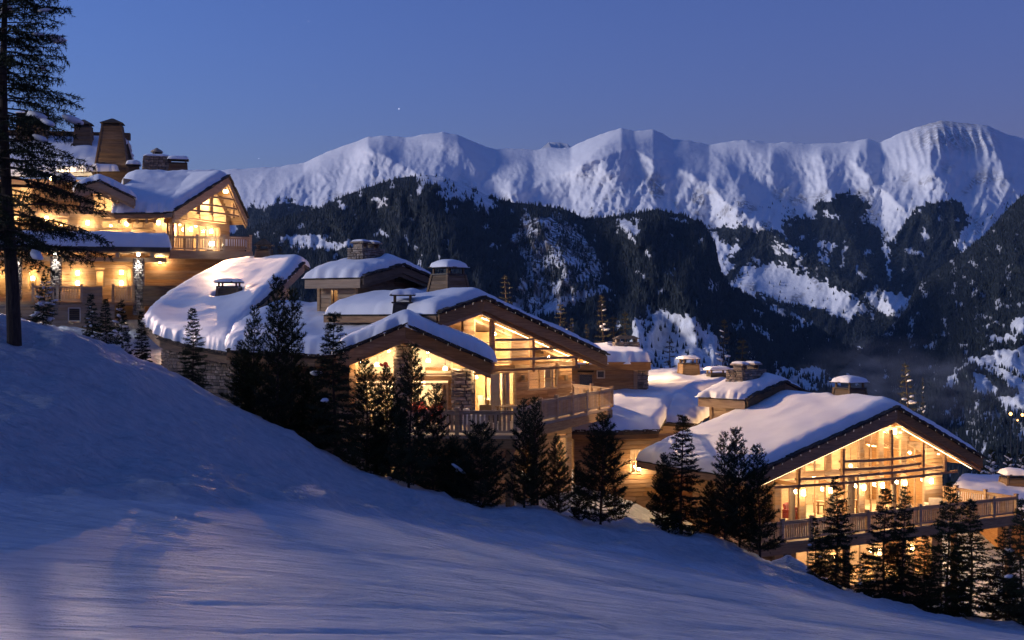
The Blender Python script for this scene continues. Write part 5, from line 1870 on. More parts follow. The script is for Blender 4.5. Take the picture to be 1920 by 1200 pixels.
# balcony
bp = [px(316, 443, 0), px(470, 443, 0)]
bl, br = bp[0].x, bp[1].x
dk = MB().prism([(bl, -.1, FLU - .28), (br + .1, -.1, FLU - .28), (br + .1, 4.5, FLU - .28), (gx1 + .03, 4.5, FLU - .28), (gx1 + .03, D - .06, FLU - .28), (bl, D - .06, FLU - .28)], (0, 0, .24)).build("balcony", "pale_wood", c)
MB().box(bl, br + .14, -.20, -.105, FLU - .62, FLU - .03).build("fascia", "pale_wood", dk)
for k in range(8):
    x = bl + .4 + k * .75; MB().box(x - .08, x + .08, -.10, D - .07, FLU - .55, FLU - .285).build("joist", "pale_wood", dk)
railing(c, [(bl + .1, 0, FLU), (br, 0, FLU), (br, 4.4, FLU)], h=1.02, post_every=2.0, gap=.16)
# snow-capped shelter at the balcony's far end
q = px(446, 446, 3.0)
sh = MB(); sh.box(q.x - .9, q.x + .5, 3.0, 4.0, FLU, FLU + .55); so_ = sh.build("storage_box", "pale_wood", c)
snow_pad(so_, q.x - .2, 3.5, FLU + .56, 1.7, 1.2, .6, 5)
# terrace roof with its wall of snow
ta, tb = px(-60, 458, -3.4), px(318, 458, -3.4)
ts = MB().box(ta.x, tb.x, -3.5, D - .06, ta.z - .22, ta.z).build("terrace_roof", "shingle", c)
MB().box(ta.x, tb.x + .03, -3.62, -3.505, ta.z - .34, ta.z - .03).build("fascia", "dark_metal", ts)
MB().box(ta.x, tb.x, -3.45, D - .08, ta.z - .42, ta.z - .225).build("soffit", "pale_wood", ts)
for u in (60, 125, 165, 220, 285):
    x = px(u, 470, -3.2).x; MB().box(x - .12, x + .12, -3.4, D - .1, ta.z - .72, ta.z - .425).build("joist", "pale_wood", ts)
MB().box(ta.x, tb.x - .2, -3.1, -2.85, ta.z - 1.0, ta.z - .725).build("girder", "pale_wood", ts)
s0, s1 = px(148, 452, -3.4).x, px(317, 452, -3.4).x
snow_loft(ts, [[(ta.x, -3.5, ta.z + .03), (s0, -3.5, ta.z + .03), (s1, -3.5, ta.z + .03)], [(ta.x, -1.2, ta.z + .03), (s0, -1.2, ta.z + .03), (s1, -1.2, ta.z + .03)]], thick=.95, nu=90, nv=18, rnd_edge=.35, seed=71, lump=.12, soft=0, over=.12)
# lower storey
lz0, lz1 = px(200, 566, -3).z, ta.z - .42
low = [rect(178, 196, 506, 538, 0), rect(236, 248, 500, 562, 0), rect(52, 72, 503, 545, 0), rect(-20, 20, 505, 560, 0)]
lx0, lx1 = px(-60, 520, 0).x, px(272, 520, 0).x
plank_wall(c, [(lx0, lz0 - 1.2), (lx1, lz0 - 1.2), (lx1, lz1), (lx0, lz1)], low, 0.02, mat="pale_wood", row=.24)
for r_ in low:
    window(c, r_, 0.02, fr=.12)
MB().box(lx0, lx1, 1.3, 1.38, lz0 - 1, lz1).build("room_wall", "room_wood", c)
for u in (187, 242, 62, 0):
    point(c, (px(u, 520, 0).x, .8, lz0 + 2.0), 34, r=.12)
for u, v in ((146, 512), (146, 531), (228, 511), (228, 531), (62, 522), (110, 520), (20, 520)):
    q = px(u, v, 0); sconce(c, q.x, -.18, q.z, 13, r=.11)
# orange boarded wall under the balcony
ow = [(px(272, 560, 1.0).x, lz0 - 1.2), (px(436, 560, 1.0).x, lz0 - 1.2), (px(436, 560, 1.0).x, FLU - .29), (px(272, 560, 1.0).x, FLU - .29)]
plank_wall(c, ow, (), 1.0, mat="larch_wood", row=.22)
sconce(c, px(300, 495, 1).x, .8, px(300, 490, 1).z, 55, r=.10)
# stone columns washed by white lamps
for u, sd in ((105, 91), (260, 92), (30, 93)):
    q = px(u, 520, -3.0)
    mb = MB(); mb.lathe([(.30, lz0 - .9), (.28, ta.z - .73)], q.x, -3.0, 12); core = mb.build("stone_column", "mortar", c)
    r = random.Random(sd); z = lz0 - .9
    while z < ta.z - .85:
        h = r.uniform(.12, .2)
        for k in range(7):
            a = 2 * math.pi * (k + r.uniform(0, .5)) / 7 + z * 3
            inst("stone", stone_mesh(k), core, (q.x + .29 * math.cos(a), -3.0 + .29 * math.sin(a), z + h / 2), (.27, .16, h - .015), (0, 0, a + math.pi / 2))
        z += h
    lm = MB(); lm.box(q.x - .10, q.x + .10, -3.75, -3.55, ta.z - .62, ta.z - .46); lo = lm.build("column_lamp", "lamp_white", c)
    ld = bpy.data.lights.new("column_light", 'SPOT'); ld.energy = 420; ld.color = (.92, .95, 1.0); ld.spot_size = R(70); ld.spot_blend = .5; ld.shadow_soft_size = .08
    l = bpy.data.objects.new("column_light", ld); l.location = (q.x, -3.7, ta.z - .66); l.rotation_euler = Vector((0, .26, -1)).to_track_quat('-Z', 'Y').to_euler(); link(l, c)
# lower balcony fronts
yb = -3.4
railing(c, [(px(62, 560, yb).x, yb, lz0), (px(153, 560, yb).x, yb, lz0)], h=1.05, post_every=1.4, gap=.16)
railing(c, [(px(212, 560, yb).x, yb, lz0), (px(250, 560, yb).x, yb, lz0)], h=1.05, post_every=1.4, gap=.16)
plank_wall(c, [(px(154, 560, yb).x, lz0 - .3), (px(192, 560, yb).x, lz0 - .3), (px(192, 560, yb).x, lz0 + 1.05), (px(154, 560, yb).x, lz0 + 1.05)], (), yb, mat="pale_wood", row=.22, name="parapet")
plank_wall(c, [(px(268, 560, yb).x, lz0 - .3), (px(332, 560, yb).x, lz0 - .3), (px(332, 560, yb).x, lz0 + 1.1), (px(268, 560, yb).x, lz0 + 1.1)], (), yb, mat="aged_wood", row=.22, name="parapet")
MB().box(px(-60, 560, yb).x, px(262, 560, yb).x, yb + .13, -.1, lz0 - .2, lz0 - .01).build("terrace_floor", "pale_wood", c)
lv = rect(128, 151, 577, 602, yb + .1)
plank_wall(c, [(px(-60, 560, yb).x, -2.0), (px(215, 560, yb).x, -2.0), (px(215, 560, yb).x, lz0 - .21), (px(-60, 560, yb).x, lz0 - .21)], [lv], yb + .1, mat="pale_wood", row=.22, name="base_wall")
w_ = window(c, lv, yb + .1, fr=.07, mat="plaster", name="louvre", glass=False)
for k in range(7):
    z = lv[0][1] + (lv[2][1] - lv[0][1]) * (k + .5) / 7
    MB().box(lv[0][0] + .04, lv[1][0] - .04, yb + .16, yb + .2, z - .05, z + .04).build("slat", "aged_wood", w_)
MB().box(lv[0][0], lv[1][0], yb + .3, yb + .4, lv[0][1], lv[2][1]).build("louvre_back", "dark_metal", w_)
# chimneys behind the ridge
q = fr.px(294, 330, 100)
ch = stone_box(c, "chimney", q.x - 1.12, q.x + 1.12, q.y - .8, q.y + .8, q.z - 1.5, fr.px(294, 294, 100).z, .35, 95, row=.18, size=.4)
zt_ = fr.px(294, 294, 100).z; snow_pad(ch, q.x, q.y, zt_ + .02, 1.9, 1.3, .16, 3)
mb = MB(); mb.lathe([(.34, zt_ + .1), (.34, zt_ + .3)], q.x, q.y, 10); mb.build("flue", "dark_metal", ch)
mb = MB(); mb.lathe([(.52, zt_ + .36), (.42, zt_ + .5), (.05, zt_ + .72)], q.x, q.y, 12); mb.build("cap", "stone", ch)
for a in (0, 2.1, 4.2):
    MB().box(q.x + .38 * math.cos(a) - .04, q.x + .38 * math.cos(a) + .04, q.y + .38 * math.sin(a) - .04, q.y + .38 * math.sin(a) + .04, zt_ + .1, zt_ + .36).build("cap_post", "stone", ch)
q = fr.px(334, 330, 100); chimney(c, q.x, q.y, q.z - 1, fr.px(334, 308, 100).z, 1.5, 1.2, "wood", .2, capsnow=.16, seed=96, capgap=.2)
q = fr.px(250, 330, 102); chimney(c, q.x, q.y, q.z - 1, fr.px(250, 314, 102).z, .9, .9, "wood", .1, capsnow=.4, seed=97, capgap=.05, peaked=False)
# flood lamp on the balcony front, throwing its beam over the roofs below
q = px(397, 457, -.35)
fl = MB(); fl.box(q.x - .16, q.x + .16, q.y - .10, q.y + .10, q.z - .12, q.z + .12); fo = fl.build("flood_lamp", "lamp_white", c)


def spot(parent, loc, target_world, frame, power, size, colr, r=.12, blend=.35):
    ld = bpy.data.lights.new("flood_light", 'SPOT'); ld.energy = power; ld.color = colr; ld.spot_size = R(size); ld.spot_blend = blend; ld.shadow_soft_size = r
    l = bpy.data.objects.new("flood_light", ld); l.location = loc
    d = frame.loc(target_world) - Vector(loc)
    l.rotation_euler = d.to_track_quat('-Z', 'Y').to_euler()
    return link(l, parent)


spot(c, q + Vector((.1, -.3, 0)), P(700, 640, 70), fr, 9000, 100, (1.0, .58, .32), r=.10)
q = px(4, 372, -.8)
fl = MB(); fl.box(q.x - .16, q.x + .16, q.y - .10, q.y + .10, q.z - .12, q.z + .12); fl.build("flood_lamp", "lamp_warm", c)
MB().box(q.x - .04, q.x + .04, q.y + .1, D + 5.0, q.z - .04, q.z + .04).build("lamp_arm", "dark_metal", c)
spot(c, q + Vector((0, -.3, 0)), P(1000, 1120, 28), fr, 62000, 33, (1.0, .72, .58), r=1.0)
upper_chalet, upper_frame = c, fr


# ================================================================== gable wing of the upper chalet, turned to the right
fg = Frame(326, 398, 87, 65, 0.0)
c = fg.empty("chalet_wing")
tag(c, "gable wing of the upper chalet with red curtains behind the bright balcony", "chalet wing")
Lg, Pg, Rg = fg.sz(326, 398), fg.sz(427, 333), fg.sz(463, 412)
gable_roof(c, Lg, Pg, Rg, 0.0, 8.0, snow=.62, board=.5, purlins=2, seed=66, light=False, soffit="pale_wood", boardmat="pale_wood", snow_kw=dict(nu=60, nv=40, rnd_edge=.8, over=.15))
roofz = zline([Lg, Pg, Rg]); DG = 1.3
gs = lambda u: fg.sz(u, 420, DG)[0]
gl_, gr_ = gs(317), gs(430)
zfl = FLU + .06
doors = []
for u0, u1 in ((321, 348), (360, 388), (396, 413)):
    a0, a1 = gs(u0), gs(u1); zt1 = fg.sz((u0 + u1) / 2, 415, DG)[1]
    doors.append([(a0, zfl), (a1, zfl), (a1, zfl + 2.05), (a0, zfl + 2.05)])
gz0 = zfl + 2.4
ga0, ga1 = gs(350), gs(424)
glz = [(ga0, gz0), (ga1, gz0), (ga1, max(gz0 + .3, roofz(ga1) - .7))]
if ga0 < Pg[0] < ga1:
    glz.append((Pg[0], Pg[1] - .7))
glz.append((ga0, max(gz0 + .15, roofz(ga0) - .7)))
plank_wall(c, [(gl_, .3), (gr_, .3), (gr_, roofz(gr_) - .2), (Pg[0], Pg[1] - .2), (gl_, roofz(gl_) - .2)] if gr_ > Pg[0] else [(gl_, .3), (gr_, .3), (gr_, roofz(gr_) - .2), (gl_, roofz(gl_) - .2)], [glz] + doors, DG, mat="pale_wood", row=.26)
window(c, glz, DG, mull=[('v', ga0 + (ga1 - ga0) * .33), ('v', ga0 + (ga1 - ga0) * .66)])
for r_ in doors:
    window(c, r_, DG, name="glazed_door", mull=[('v', (r_[0][0] + r_[1][0]) / 2)])
MB().box(gl_, gr_, 5.5, 5.6, FLU, Pg[1] - .3).build("room_wall", "room_wood", c)
MB().box(gl_, gr_, DG + .13, 5.6, FLU - .25, FLU).build("room_floor", "room_wood", c)
MB().box(gl_ - .1, gl_ - .002, DG + .13, 5.6, FLU, roofz(gl_) - .2).build("room_wall", "room_wood", c)
MB().box(gr_ + .002, gr_ + .1, DG + .13, 5.6, .3, roofz(gr_) - .2).build("room_wall", "room_wood", c)
for k, (u, z, pw) in enumerate(((335, FLU + 2.0, 150), (375, FLU + 2.2, 180), (405, FLU + 2.2, 180), (380, FLU + 3.5, 220), (410, FLU + 3.9, 220))):
    pendant(c, gs(u), 3.2, z, .4, pw)
curtain(c, doors[0][0][0] + .05, doors[0][0][0] + .7, zfl, zfl + 2.0, DG + .35, "red_fabric"); curtain(c, doors[1][0][0] + .05, doors[1][0][0] + .5, zfl, zfl + 2.0, DG + .35, "red_fabric")
curtain(c, doors[2][0][0] + .05, doors[2][0][0] + .6, zfl, zfl + 2.0, DG + .35)
for u in (354, 392):
    sconce(c, gs(u), DG - .2, FLU + 1.7, 45, r=.11)
for u, v0, v1 in ((372, 372, 402), (396, 352, 404), (437, 372, 409)):
    (s0, z0), (s1, z1) = fg.sz(u, v0, .3), fg.sz(u, v1, .3)
    MB().box(s0 - .09, s0 + .09, .22, .40, z1, min(z0, roofz(s0) - .3)).build("hanging_post", "pale_wood", c)
for u0, v0, u1, v1 in ((388, 371, 440, 374), (360, 384, 443, 390), (345, 396, 447, 403)):
    (s0, z0), (s1, z1) = fg.sz(u0, v0, .2), fg.sz(u1, v1, .2); mb = MB(); n = 8; zz_ = (z0 + z1) / 2
    f = lambda t: Vector((s0 + (s1 - s0) * t, .15 - .4 * (1 - (2 * t - 1) ** 2), zz_))
    for k in range(n):
        mb.beam(f(k / n), f((k + 1) / n), .09, .12)
    mb.build("bowed_slat", "pale_wood", c)
# unseen lamp added under the gable peak to light far roofs and firs
s0, z0 = Pg[0] - .15, Pg[1] - 1.05
fl = MB(); fl.box(s0 - .14, s0 + .14, -.02, .18, z0 - .1, z0 + .1); fl.build("gable_lamp", "lamp_warm", c)
MB().box(s0 - .03, s0 + .03, .06, .12, z0 + .1, z0 + .6).build("lamp_arm", "dark_metal", c)
spot(c, Vector((s0, -.25, z0 - .05)), P(1150, 650, 82), fg, 120000, 60, (1.0, .66, .40), r=.12, blend=.55)

# ================================================================== building behind the upper chalet
fr = Frame(150, 330, 104, 10, 8.0)
c = fr.empty("chalet")
tag(c, "topmost chalet behind the tall tree, with a tapered wooden chimney tower", "chalet")
px = fr.pix
e0, e1 = px(-120, 330, 0), px(218, 328, 0); r0, r1 = px(-100, 262, 7), px(238, 262, 7)
b0_, b1_ = Vector((r0.x, 13, r0.z - 2)), Vector((r1.x, 13, r1.z - 2))
rows = [[e0, e1], [r0, r1], [b0_, b1_]]
mr = slab(c, "roof", "shingle", dn(rows, .06), .08, .10)
snow_loft(mr, rows, thick=.6, nu=70, nv=40, rnd_edge=.8, seed=81, lump=.15, soft=3, over=.15)
MB().box(e0.x, e1.x, -.12, -.02, e0.z - .55, e0.z - .1).build("eave_board", "larch_wood", mr)
MB().box(r0.x, r1.x + .3, 6.6, 7.3, r0.z + .35, r0.z + .95).build("ridge_beam", "aged_wood", mr)
w0, w1 = px(-110, 400, 1.2).x, px(212, 400, 1.2).x
wn1 = [(px(8, 0, 1.2).x, px(30, 395, 1.2).z), (px(60, 0, 1.2).x, px(30, 395, 1.2).z), (px(60, 0, 1.2).x, px(30, 350, 1.2).z), (px(8, 0, 1.2).x, px(30, 350, 1.2).z)]
plank_wall(c, [(w0, -9), (w1, -9), (w1, e0.z - .2), (w0, e0.z - .2)], [wn1], 1.2, mat="larch_wood", row=.3)
window(c, wn1, 1.2, mull=[('v', px(34, 0, 1.2).x)])
MB().box(w0, w1, 4, 4.1, -9, e0.z).build("room_wall", "room_wood", c); point(c, (px(34, 0, 1.2).x, 2.6, wn1[2][1] - .6), 200)
plank_wall(c, [(1.35, -9), (8, -9), (8, e0.z - .2), (1.35, e0.z - .2)], (), side=w1, flip=1, mat="aged_wood", planks=False)
q = px(96, 334, -3.2); sconce(c, q.x, -3.2, q.z, 420, name="added_eave_lamp")  # added lamp, there to warm the chimney tower
MB().box(q.x - .03, q.x + .03, -3.1, 1.15, q.z + .14, q.z + .2).build("lamp_arm", "dark_metal", c)
# front roof piece above the dormer
f0, f1 = px(108, 322, -2.5), px(222, 320, -2.5); g0, g1 = px(110, 306, 0), px(222, 304, 0)
m2 = slab(c, "lower_roof", "shingle", [[f0, f1], [g0, g1]], .02, .1); snow_loft(m2, [[f0 + Vector((0, 0, .03)), f1 + Vector((0, 0, .03))], [g0 + Vector((0, 0, .03)), g1 + Vector((0, 0, .03))]], thick=.45, nu=50, nv=16, rnd_edge=.4, seed=83, soft=0)
# tapered chimney tower of boards
q = px(211, 326, -1.2); zt_ = px(211, 238, -1.2).z
t = chimney(c, q.x, -1.2, q.z - 1.2, zt_, 2.95, 2.6, "wood", 1.45, capsnow=0, seed=84, capgap=.12)
q = px(157, 262, 5); chimney(c, q.x, 5, q.z - 1.0, px(157, 240, 5).z, 1.5, 1.3, "wood", .25, capsnow=0, seed=85, capgap=.16)
q = px(62, 262, 6); chimney(c, q.x, 6, q.z - 1.0, px(62, 222, 6).z, 2.6, 1.6, "wood", .3, capsnow=.2, seed=86, capgap=.2, peaked=False)

# ================================================================== snowy terrace and chimney at the far right
q = P(1896, 918, 84)
c = empty("chalet", q)
tag(c, "snow buried chalet roof with a squat chimney at the right edge", "chalet")
inv = lambda u, v, Y: P(u, v, Y) - q
rows = [[inv(1800, 935, 78), inv(1880, 948, 77), inv(2000, 975, 76)], [inv(1790, 912, 84), inv(1890, 920, 84), inv(2010, 935, 84)], [inv(1800, 898, 92), inv(1890, 902, 92), inv(2010, 912, 92)]]
mr = slab(c, "roof", "shingle", dn(rows, .1), .05, .12); snow_loft(mr, rows, thick=.5, nu=40, nv=30, rnd_edge=.8, seed=88, soft=5)
MB().box(-2.5, 4.5, -4, 6, -4.5, -.9).build("wall", "larch_wood", c)
chimney(c, .2, 0, -.3, inv(1896, 897, 84).z, 1.6, 1.5, "wood", .25, capsnow=.35, seed=89, capgap=.16, peaked=False)
# ------------------------------------------------------------------ conifers
def _blob(c, sx, sy, sz, rg, n=8, m=5):
    vs, fs = [], []
    for i in range(m + 1):
        th = math.pi * i / m
        for k in range(n):
            a = 2 * math.pi * k / n
            j = 1 + rg.uniform(-.18, .18)
            vs.append((c[0] + sx * math.sin(th) * math.cos(a) * j, c[1] + sy * math.sin(th) * math.sin(a) * j, c[2] + sz * math.cos(th) * (j if 0 < i < m else 1)))
    for i in range(m):
        for k in range(n):
            k2 = (k + 1) % n
            fs.append((i * n + k, (i + 1) * n + k, (i + 1) * n + k2, i * n + k2))
    return vs, fs


def tree_meshes(kind, H, Rm, seed, snow=0.3, base=0.06, dens=1.0, big=False):
    rg = random.Random(seed); ng = np.random.default_rng(seed)
    trunk = MB(); segs = []; snowb = MB()
    n = 9
    lean = (rg.uniform(-.02, .02), rg.uniform(-.02, .02)) if not big else (0, 0)
    r0 = H * (.013 if not big else .0145)
    ax = lambda t: Vector((lean[0] * H * t + .012 * H * math.sin(5 * t + seed), lean[1] * H * t + .012 * H * math.cos(4 * t + seed), H * t))
    trunk.tube([ax(i / n) - (Vector((0, 0, .6)) if i == 0 else Vector()) for i in range(n + 1)], [max(.008, r0 * (1 - i / n * .96)) for i in range(n + 1)], 10 if big else 7)
    if kind == 'pine':
        sp, nb, rise, tip, pw, nl, nw, dn_ = .20, 6, .02, .28, .64, .12, .025, 74
    elif kind == 'spruce':
        sp, nb, rise, tip, pw, nl, nw, dn_ = .18, 7, -.28, .12, .80, .09, .022, 98
    elif kind == 'slim':
        sp, nb, rise, tip, pw, nl, nw, dn_ = .36, 4, -.25, .05, .8, .12, .035, 34
    else:           # old tall spruce
        sp, nb, rise, tip, pw, nl, nw, dn_ = .25, 6, -.06, -.24, .55, .12, .027, 66
    h = H * base; az = rg.uniform(0, 6)
    while h < H * .985:
        t = h / H
        for b in range(nb):
            if rg.random() < .12:
                continue
            az += 2 * math.pi / nb + rg.uniform(-.45, .45)
            L = Rm * ((1 - t) ** pw) * rg.uniform(.62, 1.12) + .07
            if kind != 'old':
                L *= min(1, .55 + t * 3.5)
            st = ax(t) + Vector((0, 0, rg.uniform(-.08, .08)))
            out = Vector((math.cos(az), math.sin(az), 0)); sd = Vector((-out.y, out.x, 0))
            m = 6; pts = []
            rr = rise + rg.uniform(-.15, .15) + (.5 * t if kind != 'old' else .35 * t)
            for k in range(m + 1):
                q = k / m
                z = L * (rr * q + tip * q * q * .8)
                pts.append(st + out * L * q * (1 - .08 * q) + Vector((0, 0, z)) + sd * L * .10 * math.sin(3 * q + az))
            trunk.tube(pts, [max(.005, .011 * L * (1 - k / m) + .004) for k in range(m + 1)], 4, cap=False)
            nst = 1 if kind in ('pine', 'spruce') else 2
            for k in range(nst, m):
                segs.append((pts[k], pts[k + 1], 1.0))
            # side twigs
            ntw = max(3, int(L / (.11 if kind != 'old' else .12)))
            for k in range(ntw):
                q = .22 + .76 * (k + rg.random()) / ntw
                i = min(int(q * m), m - 1); p = pts[i].lerp(pts[i + 1], q * m - i)
                fd = (pts[i + 1] - pts[i]).normalized()
                sg = 1 if k % 2 else -1
                tl = (L * .36 * (1.05 - q) + .10) * rg.uniform(.6, 1.2)
                if kind == 'old':
                    d = (fd * .55 + sd * sg * .65 + Vector((0, 0, -.42 - .3 * rg.random()))).normalized(); tl = (.20 + .30 * (1.1 - q)) * rg.uniform(.6, 1.3)
                elif kind == 'pine':
                    d = (fd * rg.uniform(.3, .8) + sd * sg * rg.uniform(.3, .9) + Vector((0, 0, rg.uniform(-.25, .55)))).normalized(); tl *= 1.15
                else:
                    d = (fd * rg.uniform(.5, .9) + sd * sg * rg.uniform(.45, .9) + Vector((0, 0, rg.uniform(-.45, .1)))).normalized(); tl *= 1.15
                segs.append((p, p + d * tl, .9))
            if rg.random() < snow and L > .25:
                q = rg.uniform(.45, .92); i = min(int(q * m), m - 1); p = pts[i].lerp(pts[i + 1], q * m - i)
                s = rg.uniform(.07, .17) * (1 + .7 * snow) * min(1.5, .7 + L * .5)
                vs, fs = _blob((0, 0, 0), s * rg.uniform(1.2, 2.0), s * rg.uniform(.6, .9), s * .5, rg)
                ca, sa = math.cos(az), math.sin(az); sl = (pts[i + 1] - pts[i]).normalized().z
                vs = [(p.x + x * ca - y * sa, p.y + x * sa + y * ca, p.z + z + x * sl + s * .22) for x, y, z in vs]
                snowb.add(vs, fs)
        h += sp * rg.uniform(.8, 1.25) * (1 if not big else 1.0)
    # leader
    segs.append((ax(.93), ax(1.0), 1.0))
    A = np.array([list(s[0]) for s in segs]); B = np.array([list(s[1]) for s in segs])
    Ls = np.linalg.norm(B - A, axis=1)
    cnt = np.maximum(2, (Ls * dn_ * dens)).astype(int)
    idx = np.repeat(np.arange(len(segs)), cnt); N = len(idx)
    tt = ng.uniform(0, 1.02, N)[:, None]
    pos = A[idx] + (B[idx] - A[idx]) * tt
    f = (B - A) / np.maximum(Ls, 1e-6)[:, None]; f = f[idx]
    r = ng.normal(size=(N, 3)); r -= f * (r * f).sum(1)[:, None]; r /= np.linalg.norm(r, axis=1)[:, None]
    d = f * .6 + r * .75 + np.array([0, 0, .12]); d /= np.linalg.norm(d, axis=1)[:, None]
    w = np.cross(d, ng.normal(size=(N, 3))); w /= np.linalg.norm(w, axis=1)[:, None]
    ln = (nl * ng.uniform(.7, 1.3, N))[:, None]
    V = np.stack([pos - w * nw / 2, pos + w * nw / 2, pos + d * ln], 1).reshape(-1, 3)
    F = np.arange(3 * N).reshape(-1, 3)
    return trunk, (V, F), snowb


def mesh_of(name, V, F, mat):
    o = np_mesh(name, V, F, mat); me = o.data; bpy.data.objects.remove(o); return me


PROTO = {}


def proto(key, kind, H, Rm, seed, snow, mat="needles", **kw):
    tr, (V, F), sb = tree_meshes(kind, H, Rm, seed, snow, **kw)
    tm = bpy.data.meshes.new("trunk"); tm.from_pydata(tr.v, [], tr.f); tm.materials.append(MATS["bark"]); tm.update()
    cm = mesh_of("crown", V, F, mat)
    sm = None
    if sb.v:
        sm = bpy.data.meshes.new("snow_clumps"); sm.from_pydata(sb.v, [], sb.f); sm.materials.append(MATS["snow_roof"])
        sm.polygons.foreach_set("use_smooth", np.ones(len(sm.polygons), bool)); sm.update()
    PROTO[key] = (tm, cm, sm, H)


proto('pineA', 'pine', 5.5, 1.45, 1, 0); proto('pineB', 'pine', 5.0, 1.35, 2, 0); proto('pineC', 'pine', 4.6, 1.65, 3, 0)
proto('pineD', 'pine', 5.2, 1.25, 4, 0)
proto('sprA', 'spruce', 5.0, 1.2, 5, .015); proto('sprB', 'spruce', 5.0, 1.2, 6, 0); proto('sprC', 'spruce', 4.2, 1.2, 7, .30)
proto('sprD', 'spruce', 5.4, 1.5, 8, 0); proto('sprE', 'spruce', 3.6, .95, 9, .10)
proto('slimA', 'slim', 10, 1.0, 10, .22, "needles_lamp_tint"); proto('slimB', 'slim', 10, 1.4, 12, .30, "needles_lamp_tint"); proto('farS', 'spruce', 8, 1.9, 13, .35, dens=.6)
proto('shrub', 'pine', 3.2, 1.7, 14, .05, base=.02)


def plant(key, u, vtop, Y, label, wf=1.0, rz=None, name=None, zsink=.0, group=None, hmin=None):
    X = (u - 960) * Y / FOC; zg = gz(X, Y)
    tm, cm, sm, H = PROTO[key]
    h = (600 - vtop) * Y / FOC - zg
    if hmin: h = max(h, hmin)
    e = empty(name or ("pine_tree" if key.startswith('pine') else "shrub" if key == 'shrub' else "spruce_tree"), (X, Y, zg - zsink), rnd.uniform(0, 6.28) if rz is None else rz)
    k = h / H
    e.scale = (k * wf, k * wf, k)
    link(bpy.data.objects.new("trunk", tm), e); link(bpy.data.objects.new("crown", cm), e)
    if sm: link(bpy.data.objects.new("snow_clumps", sm), e)
    tag(e, label, "shrub" if key == 'shrub' else "tree", group)
    return e


G1 = "young conifers along the piste edge"
NEAR = [
    ('sprC', 82, 508, 41, "heavily snow laden young spruce beside the tall trunk", 1.05),
    ('sprA', 30, 545, 47, "small spruce partly hidden behind the tall tree trunk", .9),
    ('sprE', 172, 545, 45.5, "first small spruce right of the snow laden one, under the upper balcony", .9),
    ('sprB', 198, 556, 46.5, "narrow small spruce second in the row below the upper chalet", 1.1),
    ('sprC', 228, 556, 45, "snowy spruce third in the row below the upper chalet", .8),
    ('sprA', 265, 578, 45.5, "small spruce at the right end of the row below the upper chalet", .85),
    ('sprB', 361, 574, 47, "slender lone spruce before the stone wall of the domed chalet", 1.0),
    ('pineC', 452, 640, 47, "low bushy pine left of the tallest pine pair", .9),
    ('pineD', 476, 568, 48, "dark pine left of the tallest pine in the middle row", .68),
    ('pineA', 520, 514, 46, "tallest dark pine before the domed snow roof", .66),
    ('pineD', 547, 535, 47.5, "dark pine close behind the tallest pine, to its right", .66),
    ('pineC', 585, 690, 47.5, "low pine between the tallest pine and the blue green spruce", 1.0),
    ('sprA', 627, 580, 46.5, "spruce with fine pointed top before the front chalet's left eave", 1.05),
    ('pineB', 688, 668, 48, "pine before the left triangular window", .95),
    ('pineC', 727, 690, 48.5, "pine just left of the stone pillar, low before the lit lower window", .8),
    ('pineA', 768, 640, 46.5, "tall dark pine covering the stone pillar between the triangular windows", .8),
    ('pineB', 812, 715, 48, "pine before the red armchair window", .85),
    ('shrub', 900, 790, 47.5, "broad low pine shrub with a curl of snow under the deck railing", .95),
    ('shrub', 850, 815, 48.5, "low shrub left of the snow curled one, under the deck", .8),
    ('pineD', 981, 742, 48, "left of two close pines before the deck corner", .8),
    ('pineA', 1006, 740, 48.8, "right of two close pines before the deck corner", .72),
    ('pineC', 1046, 815, 49, "low pine right of the two close pines at the deck corner", .75),
    ('pineC', 1128, 776, 48.5, "broad dark pine below the tip of the pointed deck", 1.0),
    ('pineB', 1085, 860, 49.5, "small pine filling the gap left of the broad dark one", .8),
    ('sprB', 1280, 775, 49.3, "slender spruce with a thin spire before the grooved roof snow", 1.15),
    ('pineC', 1243, 850, 49.8, "bushy pine left of the thin spired spruce", .85),
    ('pineD', 1358, 805, 49.8, "left of the two bare topped pines before the right chalet's roof", .8),
    ('pineB', 1386, 798, 50.2, "right of the two bare topped pines before the right chalet's roof", .75),
    ('pineA', 1424, 830, 49.8, "full pine touching the left edge of the right chalet's glass gable", .9),
    ('pineC', 1330, 900, 50.3, "low pine between the spired spruce and the bare topped pair", .9),
    ('sprD', 1568, 888, 49.2, "tall full spruce before the left part of the right deck", .95),
    ('sprA', 1528, 965, 49.8, "smaller spruce at the left foot of the right deck", .85),
    ('sprB', 1661, 912, 48.8, "left of two slim spruces before the middle of the right deck", 1.15),
    ('sprD', 1692, 905, 48.6, "right of two slim spruces before the middle of the right deck", .78),
    ('sprD', 1776, 898, 47.6, "tallest dark spruce before the right deck's end", .95),
    ('sprB', 1818, 935, 48.6, "spruce just right of the tallest dark one at the right deck's end", 1.25),
    ('sprD', 1884, 985, 48.2, "broad spruce near the right edge under the deck corner", 1.05),
    ('sprA', 1916, 930, 47.0, "spruce cut by the right edge of the picture", .95),
    ('sprB', 1735, 1000, 49.5, "short spruce in the gap left of the tallest dark one", 1.1),
    ('sprE', 1620, 1030, 49.0, "short spruce in the gap left of the two slim ones", 1.0),
]
for key, u, vt, Y, lab, wf in NEAR:
    plant(key, u, vt, Y, lab, wf, group=G1, zsink=.1)
G2 = "conifers standing behind the roofs"
